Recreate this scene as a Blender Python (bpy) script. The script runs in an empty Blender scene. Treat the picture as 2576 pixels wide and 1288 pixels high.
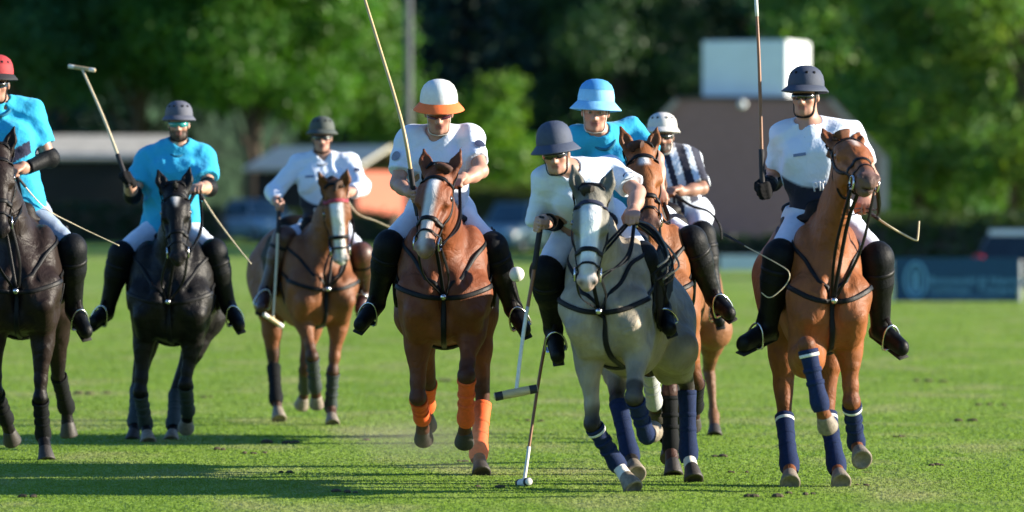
import bpy, math, random
import numpy as np
from mathutils import Vector, Matrix, noise as mnoise
C = bpy.context.scene.collection
R = math.radians
# ------------------------------------------------------------------ camera
CAMZ, FPX, HY, CX = 1.54, 12900.0, 555.0, 1288.0
cam_data = bpy.data.cameras.new('camera')
cam_data.sensor_width = 36.0
cam_data.lens = FPX / 2576.0 * 36.0
cam_data.clip_start, cam_data.clip_end = 0.5, 3000.0
cam_data.dof.use_dof = True
cam_data.dof.focus_distance = 30.6
cam_data.dof.aperture_fstop = 2.2
camera = bpy.data.objects.new('camera', cam_data)
C.objects.link(camera)
camera.location = (0, 0, CAMZ)
camera.rotation_euler = (R(90) - math.atan((644.0 - HY) / FPX), 0, 0)
bpy.context.scene.camera = camera
# ------------------------------------------------------------------ world, sun, exposure
SUN_EL, SUN_AZ = R(16.0), R(1.0)        # azimuth: degrees from +X towards +Y
world = bpy.data.worlds.new('World')
bpy.context.scene.world = world
world.use_nodes = True
wn = world.node_tree
sky = wn.nodes.new('ShaderNodeTexSky')
sky.sky_type = 'NISHITA'
sky.sun_disc = False
sky.dust_density = 0.2
sky.ozone_density = 6.0
sky.sun_elevation = SUN_EL
sky.sun_rotation = R(90) - SUN_AZ
wn.nodes['Background'].inputs['Strength'].default_value = 0.086
wn.links.new(sky.outputs[0], wn.nodes['Background'].inputs['Color'])
sun_data = bpy.data.lights.new('sun', 'SUN')
sun_data.energy = 4.7
sun_data.angle = R(0.53)
sun_data.color = (1.0, 0.90, 0.74)
sun = bpy.data.objects.new('sun', sun_data)
C.objects.link(sun)
sdir = Vector((math.cos(SUN_EL) * math.cos(SUN_AZ), math.cos(SUN_EL) * math.sin(SUN_AZ), math.sin(SUN_EL)))
sun.rotation_euler = sdir.to_track_quat('Z', 'Y').to_euler()
sun.location = (60, 20, 40)
vs = bpy.context.scene.view_settings
vs.view_transform = 'Standard'
vs.look = 'None'
vs.exposure = 1.5
vs.gamma = 1.0
vs.use_curve_mapping = False

# ------------------------------------------------------------------ helpers
def W(px, py, d):
    """a place seen at (px, py) of the 2576-wide photograph, d metres out"""
    return np.array([(px - CX) * d / FPX, d, CAMZ - (py - HY) * d / FPX])
def nz(v):
    v = np.asarray(v, float)
    return v / max(1e-9, np.linalg.norm(v))
def reach(p, px, py, L, sgn):
    """the point on the sight line (px, py) at bone length L from p; sgn -1 the near one, +1 the far one"""
    r = np.array([(px - CX) / FPX, 1.0, -(py - HY) / FPX])
    o = np.array([0, 0, CAMZ])
    q = o - p
    a, b, c = r @ r, 2 * r @ q, q @ q - L * L
    disc = b * b - 4 * a * c
    t = (-b + sgn * math.sqrt(disc)) / (2 * a) if disc > 0 else -b / (2 * a)
    return o + t * r

def tag(o, label=None, cat=None, group=None, kind=None):
    if label: o['label'] = label
    if cat: o['category'] = cat
    if group: o['group'] = group
    if kind: o['kind'] = kind
    return o
def empty(name, loc, label=None, cat=None, group=None):
    o = bpy.data.objects.new(name, None)
    o.empty_display_size = 0.2
    C.objects.link(o)
    o.location = loc
    return tag(o, label, cat, group)
def mesh_obj(name, verts, faces, m, parent=None, smooth=True, cols=None):
    """link one mesh object; verts are world places, stored relative to the top-level parent"""
    verts = np.asarray(verts, np.float32).reshape(-1, 3)
    if parent is not None:
        q, off = parent, Vector((0, 0, 0))
        while q is not None:
            off = off + q.location
            q = q.parent
        verts = verts - np.array(off, np.float32)
    me = bpy.data.meshes.new(name)
    if isinstance(faces, np.ndarray):
        n, k = faces.shape
        me.vertices.add(len(verts)); me.vertices.foreach_set('co', verts.ravel())
        me.loops.add(n * k); me.loops.foreach_set('vertex_index', faces.astype(np.int32).ravel())
        me.polygons.add(n)
        me.polygons.foreach_set('loop_start', np.arange(0, n * k, k, dtype=np.int32))
        me.update(calc_edges=True)
        me.validate()
    else:
        me.from_pydata([tuple(map(float, v)) for v in verts], [], [tuple(map(int, f)) for f in faces])
        me.update()
    if smooth and len(me.polygons):
        me.polygons.foreach_set('use_smooth', np.ones(len(me.polygons), bool))
    if cols is not None:
        at = me.attributes.new('Col', 'FLOAT_COLOR', 'POINT')
        c4 = np.ones((len(verts), 4), np.float32); c4[:, :3] = cols
        at.data.foreach_set('color', c4.ravel())
    if m: me.materials.append(m)
    o = bpy.data.objects.new(name, me)
    C.objects.link(o)
    if parent is not None: o.parent = parent
    return o

class MB:
    """collects simple shapes into one mesh"""
    def __init__(s): s.v, s.f = [], []
    def add(s, v, f):
        b = len(s.v)
        s.v += [tuple(map(float, p)) for p in v]
        s.f += [tuple(i + b for i in q) for q in f]
        return s
    def box(s, c, size, ax=None, bev=0.0):
        c = np.asarray(c, float); h = np.asarray(size, float) / 2
        ax = np.eye(3) if ax is None else np.asarray(ax, float)
        b = min(bev, h.min() * .9)
        if b <= 0:
            pts = [(x, y, z) for x in (-1, 1) for y in (-1, 1) for z in (-1, 1)]
            s.add([c + (np.array(p) * h) @ ax for p in pts],
                  [(0, 1, 3, 2), (4, 6, 7, 5), (0, 4, 5, 1), (2, 3, 7, 6), (0, 2, 6, 4), (1, 5, 7, 3)])
        else:
            v, idx = [], {}
            for p in [(x, y, z) for x in (-1, 1) for y in (-1, 1) for z in (-1, 1)]:
                for k in range(3):
                    q = np.array(p) * (h - b); q[k] = p[k] * h[k]
                    idx[(p, k)] = len(v); v.append(c + q @ ax)
            f = []
            for k in range(3):
                i, j = [(1, 2), (2, 0), (0, 1)][k]
                for sg in (-1, 1):
                    ring = []
                    for a_, b_ in ((-1, -1), (1, -1), (1, 1), (-1, 1)):
                        p = [0, 0, 0]; p[k] = sg; p[i] = a_; p[j] = b_
                        ring.append(idx[(tuple(p), k)])
                    f.append(tuple(ring if sg > 0 else ring[::-1]))
                for a_ in (-1, 1):
                    for b_ in (-1, 1):
                        p0, p1 = [0] * 3, [0] * 3
                        p0[i] = p1[i] = a_; p0[j] = p1[j] = b_; p0[k], p1[k] = -1, 1
                        q = (idx[(tuple(p0), i)], idx[(tuple(p1), i)], idx[(tuple(p1), j)], idx[(tuple(p0), j)])
                        f.append(q if a_ * b_ < 0 else q[::-1])
            for p in [(x, y, z) for x in (-1, 1) for y in (-1, 1) for z in (-1, 1)]:
                f.append((idx[(p, 0)], idx[(p, 1)], idx[(p, 2)]))
            s.add(v, f)
        return s
    def tube(s, pts, rad, n=8, flat=None, closed=False):
        """tube along pts; rad a number or a list; flat=(normals, width, thickness) makes it a strap"""
        P = np.asarray(pts, float); m = len(P)
        rad = np.full(m, rad) if np.isscalar(rad) else np.asarray(rad, float)
        T = np.gradient(P, axis=0)
        if closed: T = np.roll(P, -1, 0) - np.roll(P, 1, 0)
        T /= np.maximum(1e-9, np.linalg.norm(T, axis=1))[:, None]
        v = []
        ref = None
        for i in range(m):
            if flat is not None:
                nn = np.asarray(flat[0][i], float); nn = nz(nn - (nn @ T[i]) * T[i])
                bb = np.cross(T[i], nn)
                w_, t_ = flat[1] / 2, flat[2] / 2
                for k in range(n):
                    a = 2 * math.pi * (k + .5) / n
                    v.append(P[i] + bb * w_ * np.sign(math.cos(a)) * abs(math.cos(a)) ** .6 + nn * t_ * math.sin(a))
                continue
            if ref is None:
                ref = np.array([0, 0, 1.0]) if abs(T[i][2]) < .9 else np.array([1.0, 0, 0])
            nn = nz(ref - (ref @ T[i]) * T[i]); ref = nn
            bb = np.cross(T[i], nn)
            for k in range(n):
                a = 2 * math.pi * k / n
                v.append(P[i] + rad[i] * (nn * math.cos(a) + bb * math.sin(a)))
        f = []
        for i in range(m if closed else m - 1):
            for k in range(n):
                k2 = (k + 1) % n; i2 = (i + 1) % m
                f.append((i * n + k, i * n + k2, i2 * n + k2, i2 * n + k))
        if not closed:
            f.append(tuple(range(n))[::-1]); f.append(tuple((m - 1) * n + k for k in range(n)))
        return s.add(v, f)
    def lathe(s, prof, c, ax, n=24, sq=(1, 1)):
        """prof: (radius, height) pairs turned about row 2 of ax"""
        c = np.asarray(c, float); ax = np.asarray(ax, float); v, f = [], []
        for r, h in prof:
            for k in range(n):
                a = 2 * math.pi * k / n
                v.append(c + ax[0] * r * sq[0] * math.cos(a) + ax[1] * r * sq[1] * math.sin(a) + ax[2] * h)
        m = len(prof)
        for i in range(m - 1):
            for k in range(n):
                k2 = (k + 1) % n
                f.append((i * n + k, i * n + k2, (i + 1) * n + k2, (i + 1) * n + k))
        return s.add(v, f)
    def ball(s, c, r, ax=None, nu=16, nv=9):
        r = np.ones(3) * r
        ax = np.eye(3) if ax is None else np.asarray(ax)
        prof = [(math.sin(math.pi * i / nv), -math.cos(math.pi * i / nv)) for i in range(nv + 1)]
        prof[0] = (1e-3, -1); prof[-1] = (1e-3, 1)
        return s.lathe(prof, c, ax * r[:, None], nu)
    def build(s, name, m, parent=None, smooth=True):
        return mesh_obj(name, s.v, s.f, m, parent, smooth)

def curve(pts, n=24):
    """Catmull-Rom through pts"""
    P = np.asarray(pts, float)
    if len(P) == 2: return np.linspace(P[0], P[1], n)
    Q = np.vstack([2 * P[0] - P[1], P, 2 * P[-1] - P[-2]])
    out = []
    for t in np.linspace(0, len(P) - 1 - 1e-6, n):
        i = int(t); u = t - i
        a, b, c, d = Q[i:i + 4]
        out.append(.5 * ((2 * b) + (c - a) * u + (2 * a - 5 * b + 4 * c - d) * u * u + (3 * b - a - 3 * c + d) * u ** 3))
    return np.array(out)

# ------------------------------------------------------------------ materials
def mat(name, col, rough=.6, var=.15, scale=30, bump=0.0, bscale=60, spec=.5, bump2=None, metal=0.0, coat=0.0, sheen=0.0,
        attr=False, trans=None, stretch=(1, 1, 1), col2=None, dist=.01):
    m = bpy.data.materials.new(name); m.use_nodes = True
    nt = m.node_tree; N, L = nt.nodes, nt.links
    b = N['Principled BSDF']
    b.inputs['Roughness'].default_value = rough
    b.inputs['Specular IOR Level'].default_value = spec
    b.inputs['Metallic'].default_value = metal
    b.inputs['Coat Weight'].default_value = coat
    b.inputs['Coat Roughness'].default_value = .25
    b.inputs['Sheen Weight'].default_value = sheen
    tc = N.new('ShaderNodeTexCoord')
    mp = N.new('ShaderNodeMapping'); mp.inputs['Scale'].default_value = stretch
    L.new(tc.outputs['Object'], mp.inputs['Vector'])
    nx = N.new('ShaderNodeTexNoise'); nx.inputs['Scale'].default_value = scale; nx.inputs['Detail'].default_value = 4
    L.new(mp.outputs[0], nx.inputs['Vector'])
    mx = N.new('ShaderNodeMix'); mx.data_type = 'RGBA'
    rp = N.new('ShaderNodeMapRange')
    rp.inputs[1].default_value = .3; rp.inputs[2].default_value = .7
    L.new(nx.outputs['Fac'], rp.inputs[0])
    if attr:
        at = N.new('ShaderNodeAttribute'); at.attribute_name = 'Col'
        hs = N.new('ShaderNodeHueSaturation')
        ml = N.new('ShaderNodeMapRange')
        ml.inputs[3].default_value = 1 - var; ml.inputs[4].default_value = 1 + var
        L.new(nx.outputs['Fac'], ml.inputs[0]); L.new(ml.outputs[0], hs.inputs['Value'])
        L.new(at.outputs['Color'], hs.inputs['Color'])
        L.new(hs.outputs[0], b.inputs['Base Color'])
    else:
        c2 = col2 if col2 else tuple(c * (1 - var) for c in col)
        mx.inputs['A'].default_value = (*c2, 1)
        mx.inputs['B'].default_value = (*[min(1, c * (1 + (0 if col2 else var))) for c in col], 1)
        L.new(rp.outputs[0], mx.inputs['Factor']); L.new(mx.outputs['Result'], b.inputs['Base Color'])
    if bump > 0:
        n2 = N.new('ShaderNodeTexNoise'); n2.inputs['Scale'].default_value = bscale; n2.inputs['Detail'].default_value = 3
        L.new(mp.outputs[0], n2.inputs['Vector'])
        bp = N.new('ShaderNodeBump'); bp.inputs['Strength'].default_value = bump; bp.inputs['Distance'].default_value = dist
        L.new(n2.outputs['Fac'], bp.inputs['Height']); L.new(bp.outputs[0], b.inputs['Normal'])
        if bump2:
            n3 = N.new('ShaderNodeTexNoise'); n3.inputs['Scale'].default_value = bump2[0]; n3.inputs['Detail'].default_value = 4; n3.inputs['Distortion'].default_value = bump2[3]
            L.new(tc.outputs['Object'], n3.inputs['Vector'])
            b3 = N.new('ShaderNodeBump'); b3.inputs['Strength'].default_value = bump2[1]; b3.inputs['Distance'].default_value = bump2[2]
            L.new(n3.outputs['Fac'], b3.inputs['Height']); L.new(b3.outputs[0], bp.inputs['Normal'])
    if trans:
        tr = N.new('ShaderNodeBsdfTranslucent'); tr.inputs['Color'].default_value = (*trans[1], 1)
        if attr:
            hm = N.new('ShaderNodeMix'); hm.data_type = 'RGBA'; hm.blend_type = 'MULTIPLY'
            hm.inputs['Factor'].default_value = 1
            hm.inputs['B'].default_value = (*trans[1], 1)
            L.new(hs.outputs[0], hm.inputs['A']); L.new(hm.outputs['Result'], tr.inputs['Color'])
        ms = N.new('ShaderNodeMixShader'); ms.inputs[0].default_value = trans[0]
        L.new(b.outputs[0], ms.inputs[1]); L.new(tr.outputs[0], ms.inputs[2])
        L.new(ms.outputs[0], N['Material Output'].inputs['Surface'])
    return m
M_TAPE = mat('tape_black', (.015, .015, .018), .7, .2, 60)
# ------------------------------------------------------------------ smooth-union solids, meshed by surface nets
class Field:
    def __init__(s, vox=.011): s.p, s.vox = [], vox
    def cone(s, a, b, ra, rb, k=.04, t=0, sq=None, neg=False, grow=0.0):
        M = None; f = 1.0
        if sq is not None:
            n = nz(sq[0]); f = sq[1]; M = np.eye(3) + (1 / f - 1) * np.outer(n, n)
        s.p.append(['c', np.asarray(a, float), np.asarray(b, float), ra + grow, rb + grow, k, t, M, min(f, 1), neg, max(1, f)])
        return s
    def ell(s, c, ax, r, k=.05, t=0, neg=False, grow=0.0):
        s.p.append(['e', np.asarray(c, float), np.asarray(ax, float), np.asarray(r, float) + grow, None, k, t, None, 1, neg, 1])
        return s
    def chain(s, pts, rad, k=.04, t=0, sq=None, grow=0.0):
        for i in range(len(pts) - 1): s.cone(pts[i], pts[i + 1], rad[i], rad[i + 1], k, t, sq, False, grow)
        return s
    def cut(s, p, n, r):
        s.p.append(['x', np.asarray(p, float), nz(n), r, None, 0, 0, None, 1, False, 1]); return s
    @staticmethod
    def dist(q, x, y, z):
        if q[0] == 'c':
            a, b = q[1], q[2]; ba = b - a
            x, y, z = x - a[0], y - a[1], z - a[2]
            M = q[7]
            if M is not None:
                x, y, z = (M[0, 0] * x + M[0, 1] * y + M[0, 2] * z, M[1, 0] * x + M[1, 1] * y + M[1, 2] * z, M[2, 0] * x + M[2, 1] * y + M[2, 2] * z)
                ba = M @ ba
            L2 = max(1e-9, ba @ ba)
            t = np.clip((x * ba[0] + y * ba[1] + z * ba[2]) / L2, 0, 1)
            d = np.sqrt((x - t * ba[0]) ** 2 + (y - t * ba[1]) ** 2 + (z - t * ba[2]) ** 2) - (q[3] + (q[4] - q[3]) * t)
            return d * (q[8] ** .5)
        if q[0] == 'e':
            c, A, r = q[1], q[2], q[3]
            x, y, z = x - c[0], y - c[1], z - c[2]
            k0 = 0; k1 = 0
            for i in range(3):
                u = (A[i, 0] * x + A[i, 1] * y + A[i, 2] * z) / r[i]
                k0 = k0 + u * u; k1 = k1 + (u / r[i]) ** 2
            k0 = np.sqrt(k0); k1 = np.sqrt(k1) + 1e-6
            return k0 * (k0 - 1) / k1
        p, n = q[1], q[2]
        return (x - p[0]) * n[0] + (y - p[1]) * n[1] + (z - p[2]) * n[2]
    def bounds(s, q):
        if q[0] == 'c':
            r = max(q[3], q[4]) * q[10]
            return np.minimum(q[1], q[2]) - r, np.maximum(q[1], q[2]) + r
        if q[0] == 'e':
            e = np.sqrt(((q[2] * q[3][:, None]) ** 2).sum(0))
            return q[1] - e, q[1] + e
        return q[1] - q[3], q[1] + q[3]
    def eval(s, P):
        P = np.asarray(P, float); D = np.full(len(P), 9.0)
        x, y, z = P.T
        for q in s.p:
            d = Field.dist(q, x, y, z)
            if q[0] == 'x':
                m = np.sqrt((P - q[1]) ** 2 @ np.ones(3)) < q[3]
                D = np.where(m, np.maximum(D, d), D)
            elif q[9]:
                h = np.maximum(q[5] - np.abs(-d - D), 0) / max(q[5], 1e-6); D = np.maximum(D, -d) + h * h * q[5] / 4
            else:
                h = np.maximum(q[5] - np.abs(d - D), 0) / max(q[5], 1e-6); D = np.minimum(D, d) - h * h * q[5] / 4
        return D
    def grad(s, P, e=.004):
        P = np.asarray(P, float)
        g = np.stack([s.eval(P + np.eye(3)[i] * e) - s.eval(P - np.eye(3)[i] * e) for i in range(3)], 1)
        return g / np.maximum(1e-9, np.linalg.norm(g, axis=1))[:, None]
    def project(s, P, off=.006, it=7):
        P = np.array(P, float)
        for _ in range(it):
            d = s.eval(P); g = s.grad(P)
            P -= g * np.clip(d - off, -.06, .06)[:, None]
        return P, s.grad(P)
    def mesh(s, warp=None):
        v = s.vox
        pos = [q for q in s.p if q[0] != 'x' and not q[9]]
        lo = np.min([s.bounds(q)[0] for q in pos], 0) - 3 * v
        hi = np.max([s.bounds(q)[1] for q in pos], 0) + 3 * v
        n = np.ceil((hi - lo) / v).astype(int) + 1
        D = np.full(n, 1.0, np.float32); TG = np.zeros(n, np.int16)
        G = [(lo[i] + v * np.arange(n[i])).astype(np.float32) for i in range(3)]
        for q in s.p:
            b0, b1 = s.bounds(q); mg = q[5] + 3 * v
            i0 = np.clip(np.floor((b0 - mg - lo) / v).astype(int), 0, n); i1 = np.clip(np.ceil((b1 + mg - lo) / v).astype(int) + 1, 0, n)
            if (i1 <= i0).any(): continue
            sl = tuple(slice(i0[i], i1[i]) for i in range(3))
            x, y, z = G[0][sl[0]][:, None, None], G[1][sl[1]][None, :, None], G[2][sl[2]][None, None, :]
            d = Field.dist(q, x, y, z).astype(np.float32); S = D[sl]; k = max(q[5], 1e-6)
            if q[0] == 'x':
                m = ((x - q[1][0]) ** 2 + (y - q[1][1]) ** 2 + (z - q[1][2]) ** 2) < q[3] ** 2
                D[sl] = np.where(m, np.maximum(S, d), S)
            elif q[9]:
                if q[6] in (3, 4): T = TG[sl]; T[(-d > S - .004) & (S < .012)] = q[6]
                h = np.maximum(k - np.abs(-d - S), 0) / k; D[sl] = np.maximum(S, -d) + h * h * k / 4
            else:
                T = TG[sl]; T[d < S] = q[6]
                h = np.maximum(k - np.abs(d - S), 0) / k; D[sl] = np.minimum(S, d) - h * h * k / 4
        if warp is not None: D += warp(G[0][:, None, None], G[1][None, :, None], G[2][None, None, :]).astype(np.float32)
        I = D < 0
        cs = I[:-1, :-1, :-1].astype(np.int8)
        tot = np.zeros_like(cs)
        offs = [(a, b, c) for a in (0, 1) for b in (0, 1) for c in (0, 1)]
        for a, b, c in offs: tot += I[a:n[0] - 1 + a, b:n[1] - 1 + b, c:n[2] - 1 + c]
        act = np.argwhere((tot > 0) & (tot < 8))
        if len(act) == 0: return np.zeros((0, 3)), np.zeros((0, 4), int), np.zeros(0, int)
        idm = np.full(n - 1, -1, np.int32); idm[tuple(act.T)] = np.arange(len(act))
        acc = np.zeros((len(act), 3)); cnt = np.zeros(len(act))
        for o in offs:
            for ax in range(3):
                if o[ax] == 1: continue
                o2 = list(o); o2[ax] = 1
                d0 = D[act[:, 0] + o[0], act[:, 1] + o[1], act[:, 2] + o[2]]; d1 = D[act[:, 0] + o2[0], act[:, 1] + o2[1], act[:, 2] + o2[2]]
                m = (d0 < 0) != (d1 < 0)
                t = np.where(m, d0 / np.where(m, d0 - d1, 1), 0)
                p = np.array(o, float)[None, :].repeat(len(act), 0); p[:, ax] = t
                acc += p * m[:, None]; cnt += m
        V = lo + v * (act + acc / cnt[:, None])
        F = []
        for ax in range(3):
            u, w = [(1, 2), (2, 0), (0, 1)][ax]
            s0 = [slice(None)] * 3; s1 = [slice(None)] * 3
            s0[ax] = slice(0, -1); s1[ax] = slice(1, None)
            A, B = I[tuple(s0)], I[tuple(s1)]
            e = np.argwhere(A != B)
            ok = (e[:, u] > 0) & (e[:, w] > 0) & (e[:, u] < n[u] - 1) & (e[:, w] < n[w] - 1)
            e = e[ok]; ins = A[tuple(e.T)]
            def at(du, dw):
                q = e.copy(); q[:, u] -= du; q[:, w] -= dw
                return idm[tuple(q.T)]
            quad = np.stack([at(1, 1), at(0, 1), at(0, 0), at(1, 0)], 1)
            quad[~ins] = quad[~ins][:, ::-1]
            F.append(quad)
        return V, np.vstack(F), TG[tuple(act.T)].astype(int)
def smooth_attr(c, F, it=2):
    E = np.vstack([F[:, [0, 1]], F[:, [1, 2]], F[:, [2, 3]], F[:, [3, 0]]])
    for _ in range(it):
        a = c.copy(); w = np.ones(len(c))
        np.add.at(a, E[:, 0], c[E[:, 1]]); np.add.at(w, E[:, 0], 1)
        c = a / w[:, None]
    return c
# ------------------------------------------------------------------ ground
def ss(t):
    t = np.clip(t, 0, 1); return t * t * (3 - 2 * t)
def gz(x, y): return .72 * ss((y - 125) / 75) * ss((8 - x) / 16)
def G(px, d, z=0.0):
    """a place on the ground under image column px, d metres out"""
    x = (px - CX) * d / FPX
    return np.array([x, d, float(gz(x, d)) + z])
def grass_mat(name, bladed):
    m = bpy.data.materials.new(name); m.use_nodes = True
    nt = m.node_tree; N, L = nt.nodes, nt.links; b = N['Principled BSDF']
    b.inputs['Roughness'].default_value = .75 if not bladed else .5; b.inputs['Specular IOR Level'].default_value = .12
    geo = N.new('ShaderNodeNewGeometry')
    def nt_(scale, st, det=4):
        mp = N.new('ShaderNodeMapping'); mp.inputs['Scale'].default_value = st; L.new(geo.outputs['Position'], mp.inputs['Vector'])
        n = N.new('ShaderNodeTexNoise'); n.inputs['Scale'].default_value = scale; n.inputs['Detail'].default_value = det; L.new(mp.outputs[0], n.inputs['Vector']); return n
    a = nt_(.35, (1, .35, 1)); c = nt_(2.2, (1, .5, 1)); f = nt_(16, (1, .6, 1), 3)
    r1 = N.new('ShaderNodeValToRGB'); e = r1.color_ramp.elements
    e[0].position, e[0].color = .32, (.125, .225, .026, 1); e[1].position, e[1].color = .70, (.265, .355, .080, 1)
    x = e.new(.5); x.color = (.180, .285, .038, 1)
    md = N.new('ShaderNodeMix'); md.inputs['Factor'].default_value = .5
    L.new(a.outputs['Fac'], md.inputs[2]); L.new(c.outputs['Fac'], md.inputs[3])
    m2 = N.new('ShaderNodeMix'); m2.inputs['Factor'].default_value = .35
    L.new(md.outputs[0], m2.inputs[2]); L.new(f.outputs['Fac'], m2.inputs[3]); L.new(m2.outputs[0], r1.inputs[0])
    # worn, scuffed turf: small patches of dry straw and bare soil
    w = nt_(1.1, (1, .45, 1), 6); wr = N.new('ShaderNodeMapRange'); wr.inputs[1].default_value = .50; wr.inputs[2].default_value = .70
    L.new(w.outputs['Fac'], wr.inputs[0])
    mx = N.new('ShaderNodeMix'); mx.data_type = 'RGBA'; mx.inputs['B'].default_value = (.30, .31, .13, 1)
    sc = N.new('ShaderNodeMath'); sc.operation = 'MULTIPLY'; sc.inputs[1].default_value = .75; L.new(wr.outputs[0], sc.inputs[0])
    so = nt_(3.1, (1, .5, 1), 5); sr = N.new('ShaderNodeMapRange'); sr.inputs[1].default_value = .70; sr.inputs[2].default_value = .76; L.new(so.outputs['Fac'], sr.inputs[0])
    ms0 = N.new('ShaderNodeMix'); ms0.data_type = 'RGBA'; ms0.inputs['B'].default_value = (.075, .075, .025, 1); L.new(sr.outputs[0], ms0.inputs['Factor']); L.new(r1.outputs[0], ms0.inputs['A'])
    L.new(sc.outputs[0], mx.inputs['Factor']); L.new(ms0.outputs['Result'], mx.inputs['A']); L.new(mx.outputs['Result'], b.inputs['Base Color'])
    if bladed:
        tr = N.new('ShaderNodeBsdfTranslucent'); L.new(mx.outputs['Result'], tr.inputs['Color'])
        ms = N.new('ShaderNodeMixShader'); ms.inputs[0].default_value = .6
        L.new(b.outputs[0], ms.inputs[1]); L.new(tr.outputs[0], ms.inputs[2]); L.new(ms.outputs[0], N['Material Output'].inputs['Surface'])
    else:
        bp = N.new('ShaderNodeBump'); bp.inputs['Strength'].default_value = 1; bp.inputs['Distance'].default_value = .05
        L.new(f.outputs['Fac'], bp.inputs['Height']); L.new(bp.outputs[0], b.inputs['Normal'])
    return m
M_TURF, M_BLADE = grass_mat('turf', False), grass_mat('grass_blades', True)
gxs = np.r_[np.linspace(-700, -45, 24), np.linspace(-42, 42, 85), np.linspace(45, 700, 24)]
gys = np.r_[np.linspace(-60, 110, 30), np.linspace(112, 240, 90), np.linspace(250, 1600, 30)]
gv = [(x, y, float(gz(x, y))) for y in gys for x in gxs]
nxg = len(gxs)
gf_ = np.array([(j * nxg + i, j * nxg + i + 1, (j + 1) * nxg + i + 1, (j + 1) * nxg + i) for j in range(len(gys) - 1) for i in range(nxg - 1)])
tag(mesh_obj('ground', gv, gf_, M_TURF), kind='structure')

rg = np.random.default_rng(11)
def grass_field(n):
    """short mown blades, thinning out with distance; far ones are larger"""
    row = rg.uniform(0, 1, n) ** .85 * 560 + 178            # sight-line slope classes, 27 m to 110 m
    d = FPX * CAMZ / row
    x = rg.uniform(-1, 1, n) * (.112 * d + 1.2)
    sc = (d / 30) ** .8
    h = rg.uniform(.004, .012, n) * sc; w = rg.uniform(.003, .006, n) * sc * 1.3
    a = rg.uniform(0, math.pi, n); lx, ly = rg.normal(0, .5, n) * h, rg.normal(0, .5, n) * h
    z = gz(x, d)
    B = np.stack([x, d, z - .002], 1)
    wv = np.stack([np.cos(a) * w, np.sin(a) * w, np.zeros(n)], 1)
    tip = B + np.stack([lx, ly, h], 1)
    V = np.stack([B - wv, B + wv, tip], 1).reshape(-1, 3)
    return V, np.arange(3 * n).reshape(-1, 3)
V, F_ = grass_field(560000)
tag(mesh_obj('grass', V, F_, M_BLADE, None, False), 'short mown turf of the polo field', 'grass', kind='stuff')
# kicked-up divots
M_SOIL = mat('soil', (.06, .045, .022), .9, .4, 40, .3, 60)
dm = MB()
for px, py, r in [(230, 992, .05), (262, 990, .03), (716, 1115, .045), (640, 1142, .03), (560, 1132, .03), (930, 1108, .03), (1180, 1162, .025), (1268, 1227, .03), (2010, 1245, .03), (2180, 1222, .02), (1860, 1190, .02),
                  (1800, 1150, .03), (2260, 1100, .03), (2345, 1172, .03), (2420, 1060, .04), (700, 1190, .03), (860, 1240, .03), (520, 1000, .03), (1330, 1060, .03), (2500, 1020, .04), (1120, 960, .04), (2330, 960, .05), (90, 1250, .03), (1900, 1250, .035)]:
    d = FPX * CAMZ / (py - HY); c = G(px, d)
    for k in range(3):
        o = np.array([rg.normal(0, r * 1.6), rg.normal(0, r * 1.6), 0]); q = rg.uniform(.5, 1, 3) * r * np.array([1.1, 1.1, .55])
        dm.ball(c + o + np.array([0, 0, q[2] * .4]), q, None, 7, 4)
tag(dm.build('turf_divots', M_SOIL, None, False), 'small dark clods of torn turf on the grass', 'turf divot', kind='stuff')

# ------------------------------------------------------------------ trees, hedges
def leaf_mat(name, rough=.5, tr=.42):
    return mat(name, (.1, .2, .05), rough, .25, .8, attr=True, spec=.35, trans=(tr, (1.25, 1.35, .55)))
M_LEAF, M_NEEDLE = leaf_mat('leaves'), leaf_mat('needles', .6, .15)
M_BARK = mat('bark', (.075, .055, .040), .9, .35, 6, .5, 14, stretch=(1, 1, .25), dist=.05)
def leaves(P, size, out, rng, spread=.8):
    """one quad leaf-spray per point P, facing roughly along out"""
    n = len(P)
    nr = out + rng.normal(0, spread, (n, 3)); nr /= np.maximum(1e-6, np.linalg.norm(nr, axis=1))[:, None]
    t = np.cross(nr, rng.normal(0, 1, (n, 3))); t /= np.maximum(1e-6, np.linalg.norm(t, axis=1))[:, None]
    b = np.cross(nr, t); s = (size * rng.uniform(.6, 1.3, n))[:, None]
    Q = np.stack([P - t * s, P - b * s * .45 + nr * s * .12, P + t * s, P + b * s * .45 + nr * s * .12], 1)
    return Q.reshape(-1, 3), np.arange(4 * n).reshape(-1, 4)
def cloud(rng, lobes, per, size, base, vary, shell=.55):
    """leaf sprays in clumps through a set of ellipsoid lobes"""
    PP, OO, CC = [], [], []
    for c, r in lobes:
        nc = max(6, int(per * (r[0] * r[1] * r[2]) ** (2 / 3)))
        u = rng.normal(0, 1, (nc, 3)); u /= np.linalg.norm(u, axis=1)[:, None]
        rr = rng.uniform(shell, 1.05, nc) ** .7
        cc = c + u * rr[:, None] * r
        tone = 1 + vary * rng.normal(0, 1, nc); warm = rng.normal(0, .10, nc)
        k = 34; cs = .13 * np.mean(r) + .22
        P = cc[:, None, :] + rng.normal(0, 1, (nc, k, 3)) * cs * np.array([1, 1, .75]); O = np.repeat(u[:, None, :] + np.array([0, 0, .35]), k, 1)
        col = np.array(base)[None, :] * np.clip(tone, .45, 1.7)[:, None] * np.stack([1 + warm * 1.4, 1 + warm * .2, 1 - warm], 1)
        PP.append(P.reshape(-1, 3)); OO.append(O.reshape(-1, 3)); CC.append(np.repeat(col, k, 0))
    P, O, Cc = np.vstack(PP), np.vstack(OO), np.vstack(CC)
    V, F = leaves(P, size, O, rng)
    return V, F, np.clip(np.repeat(Cc, 4, 0), .004, .6)
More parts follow.
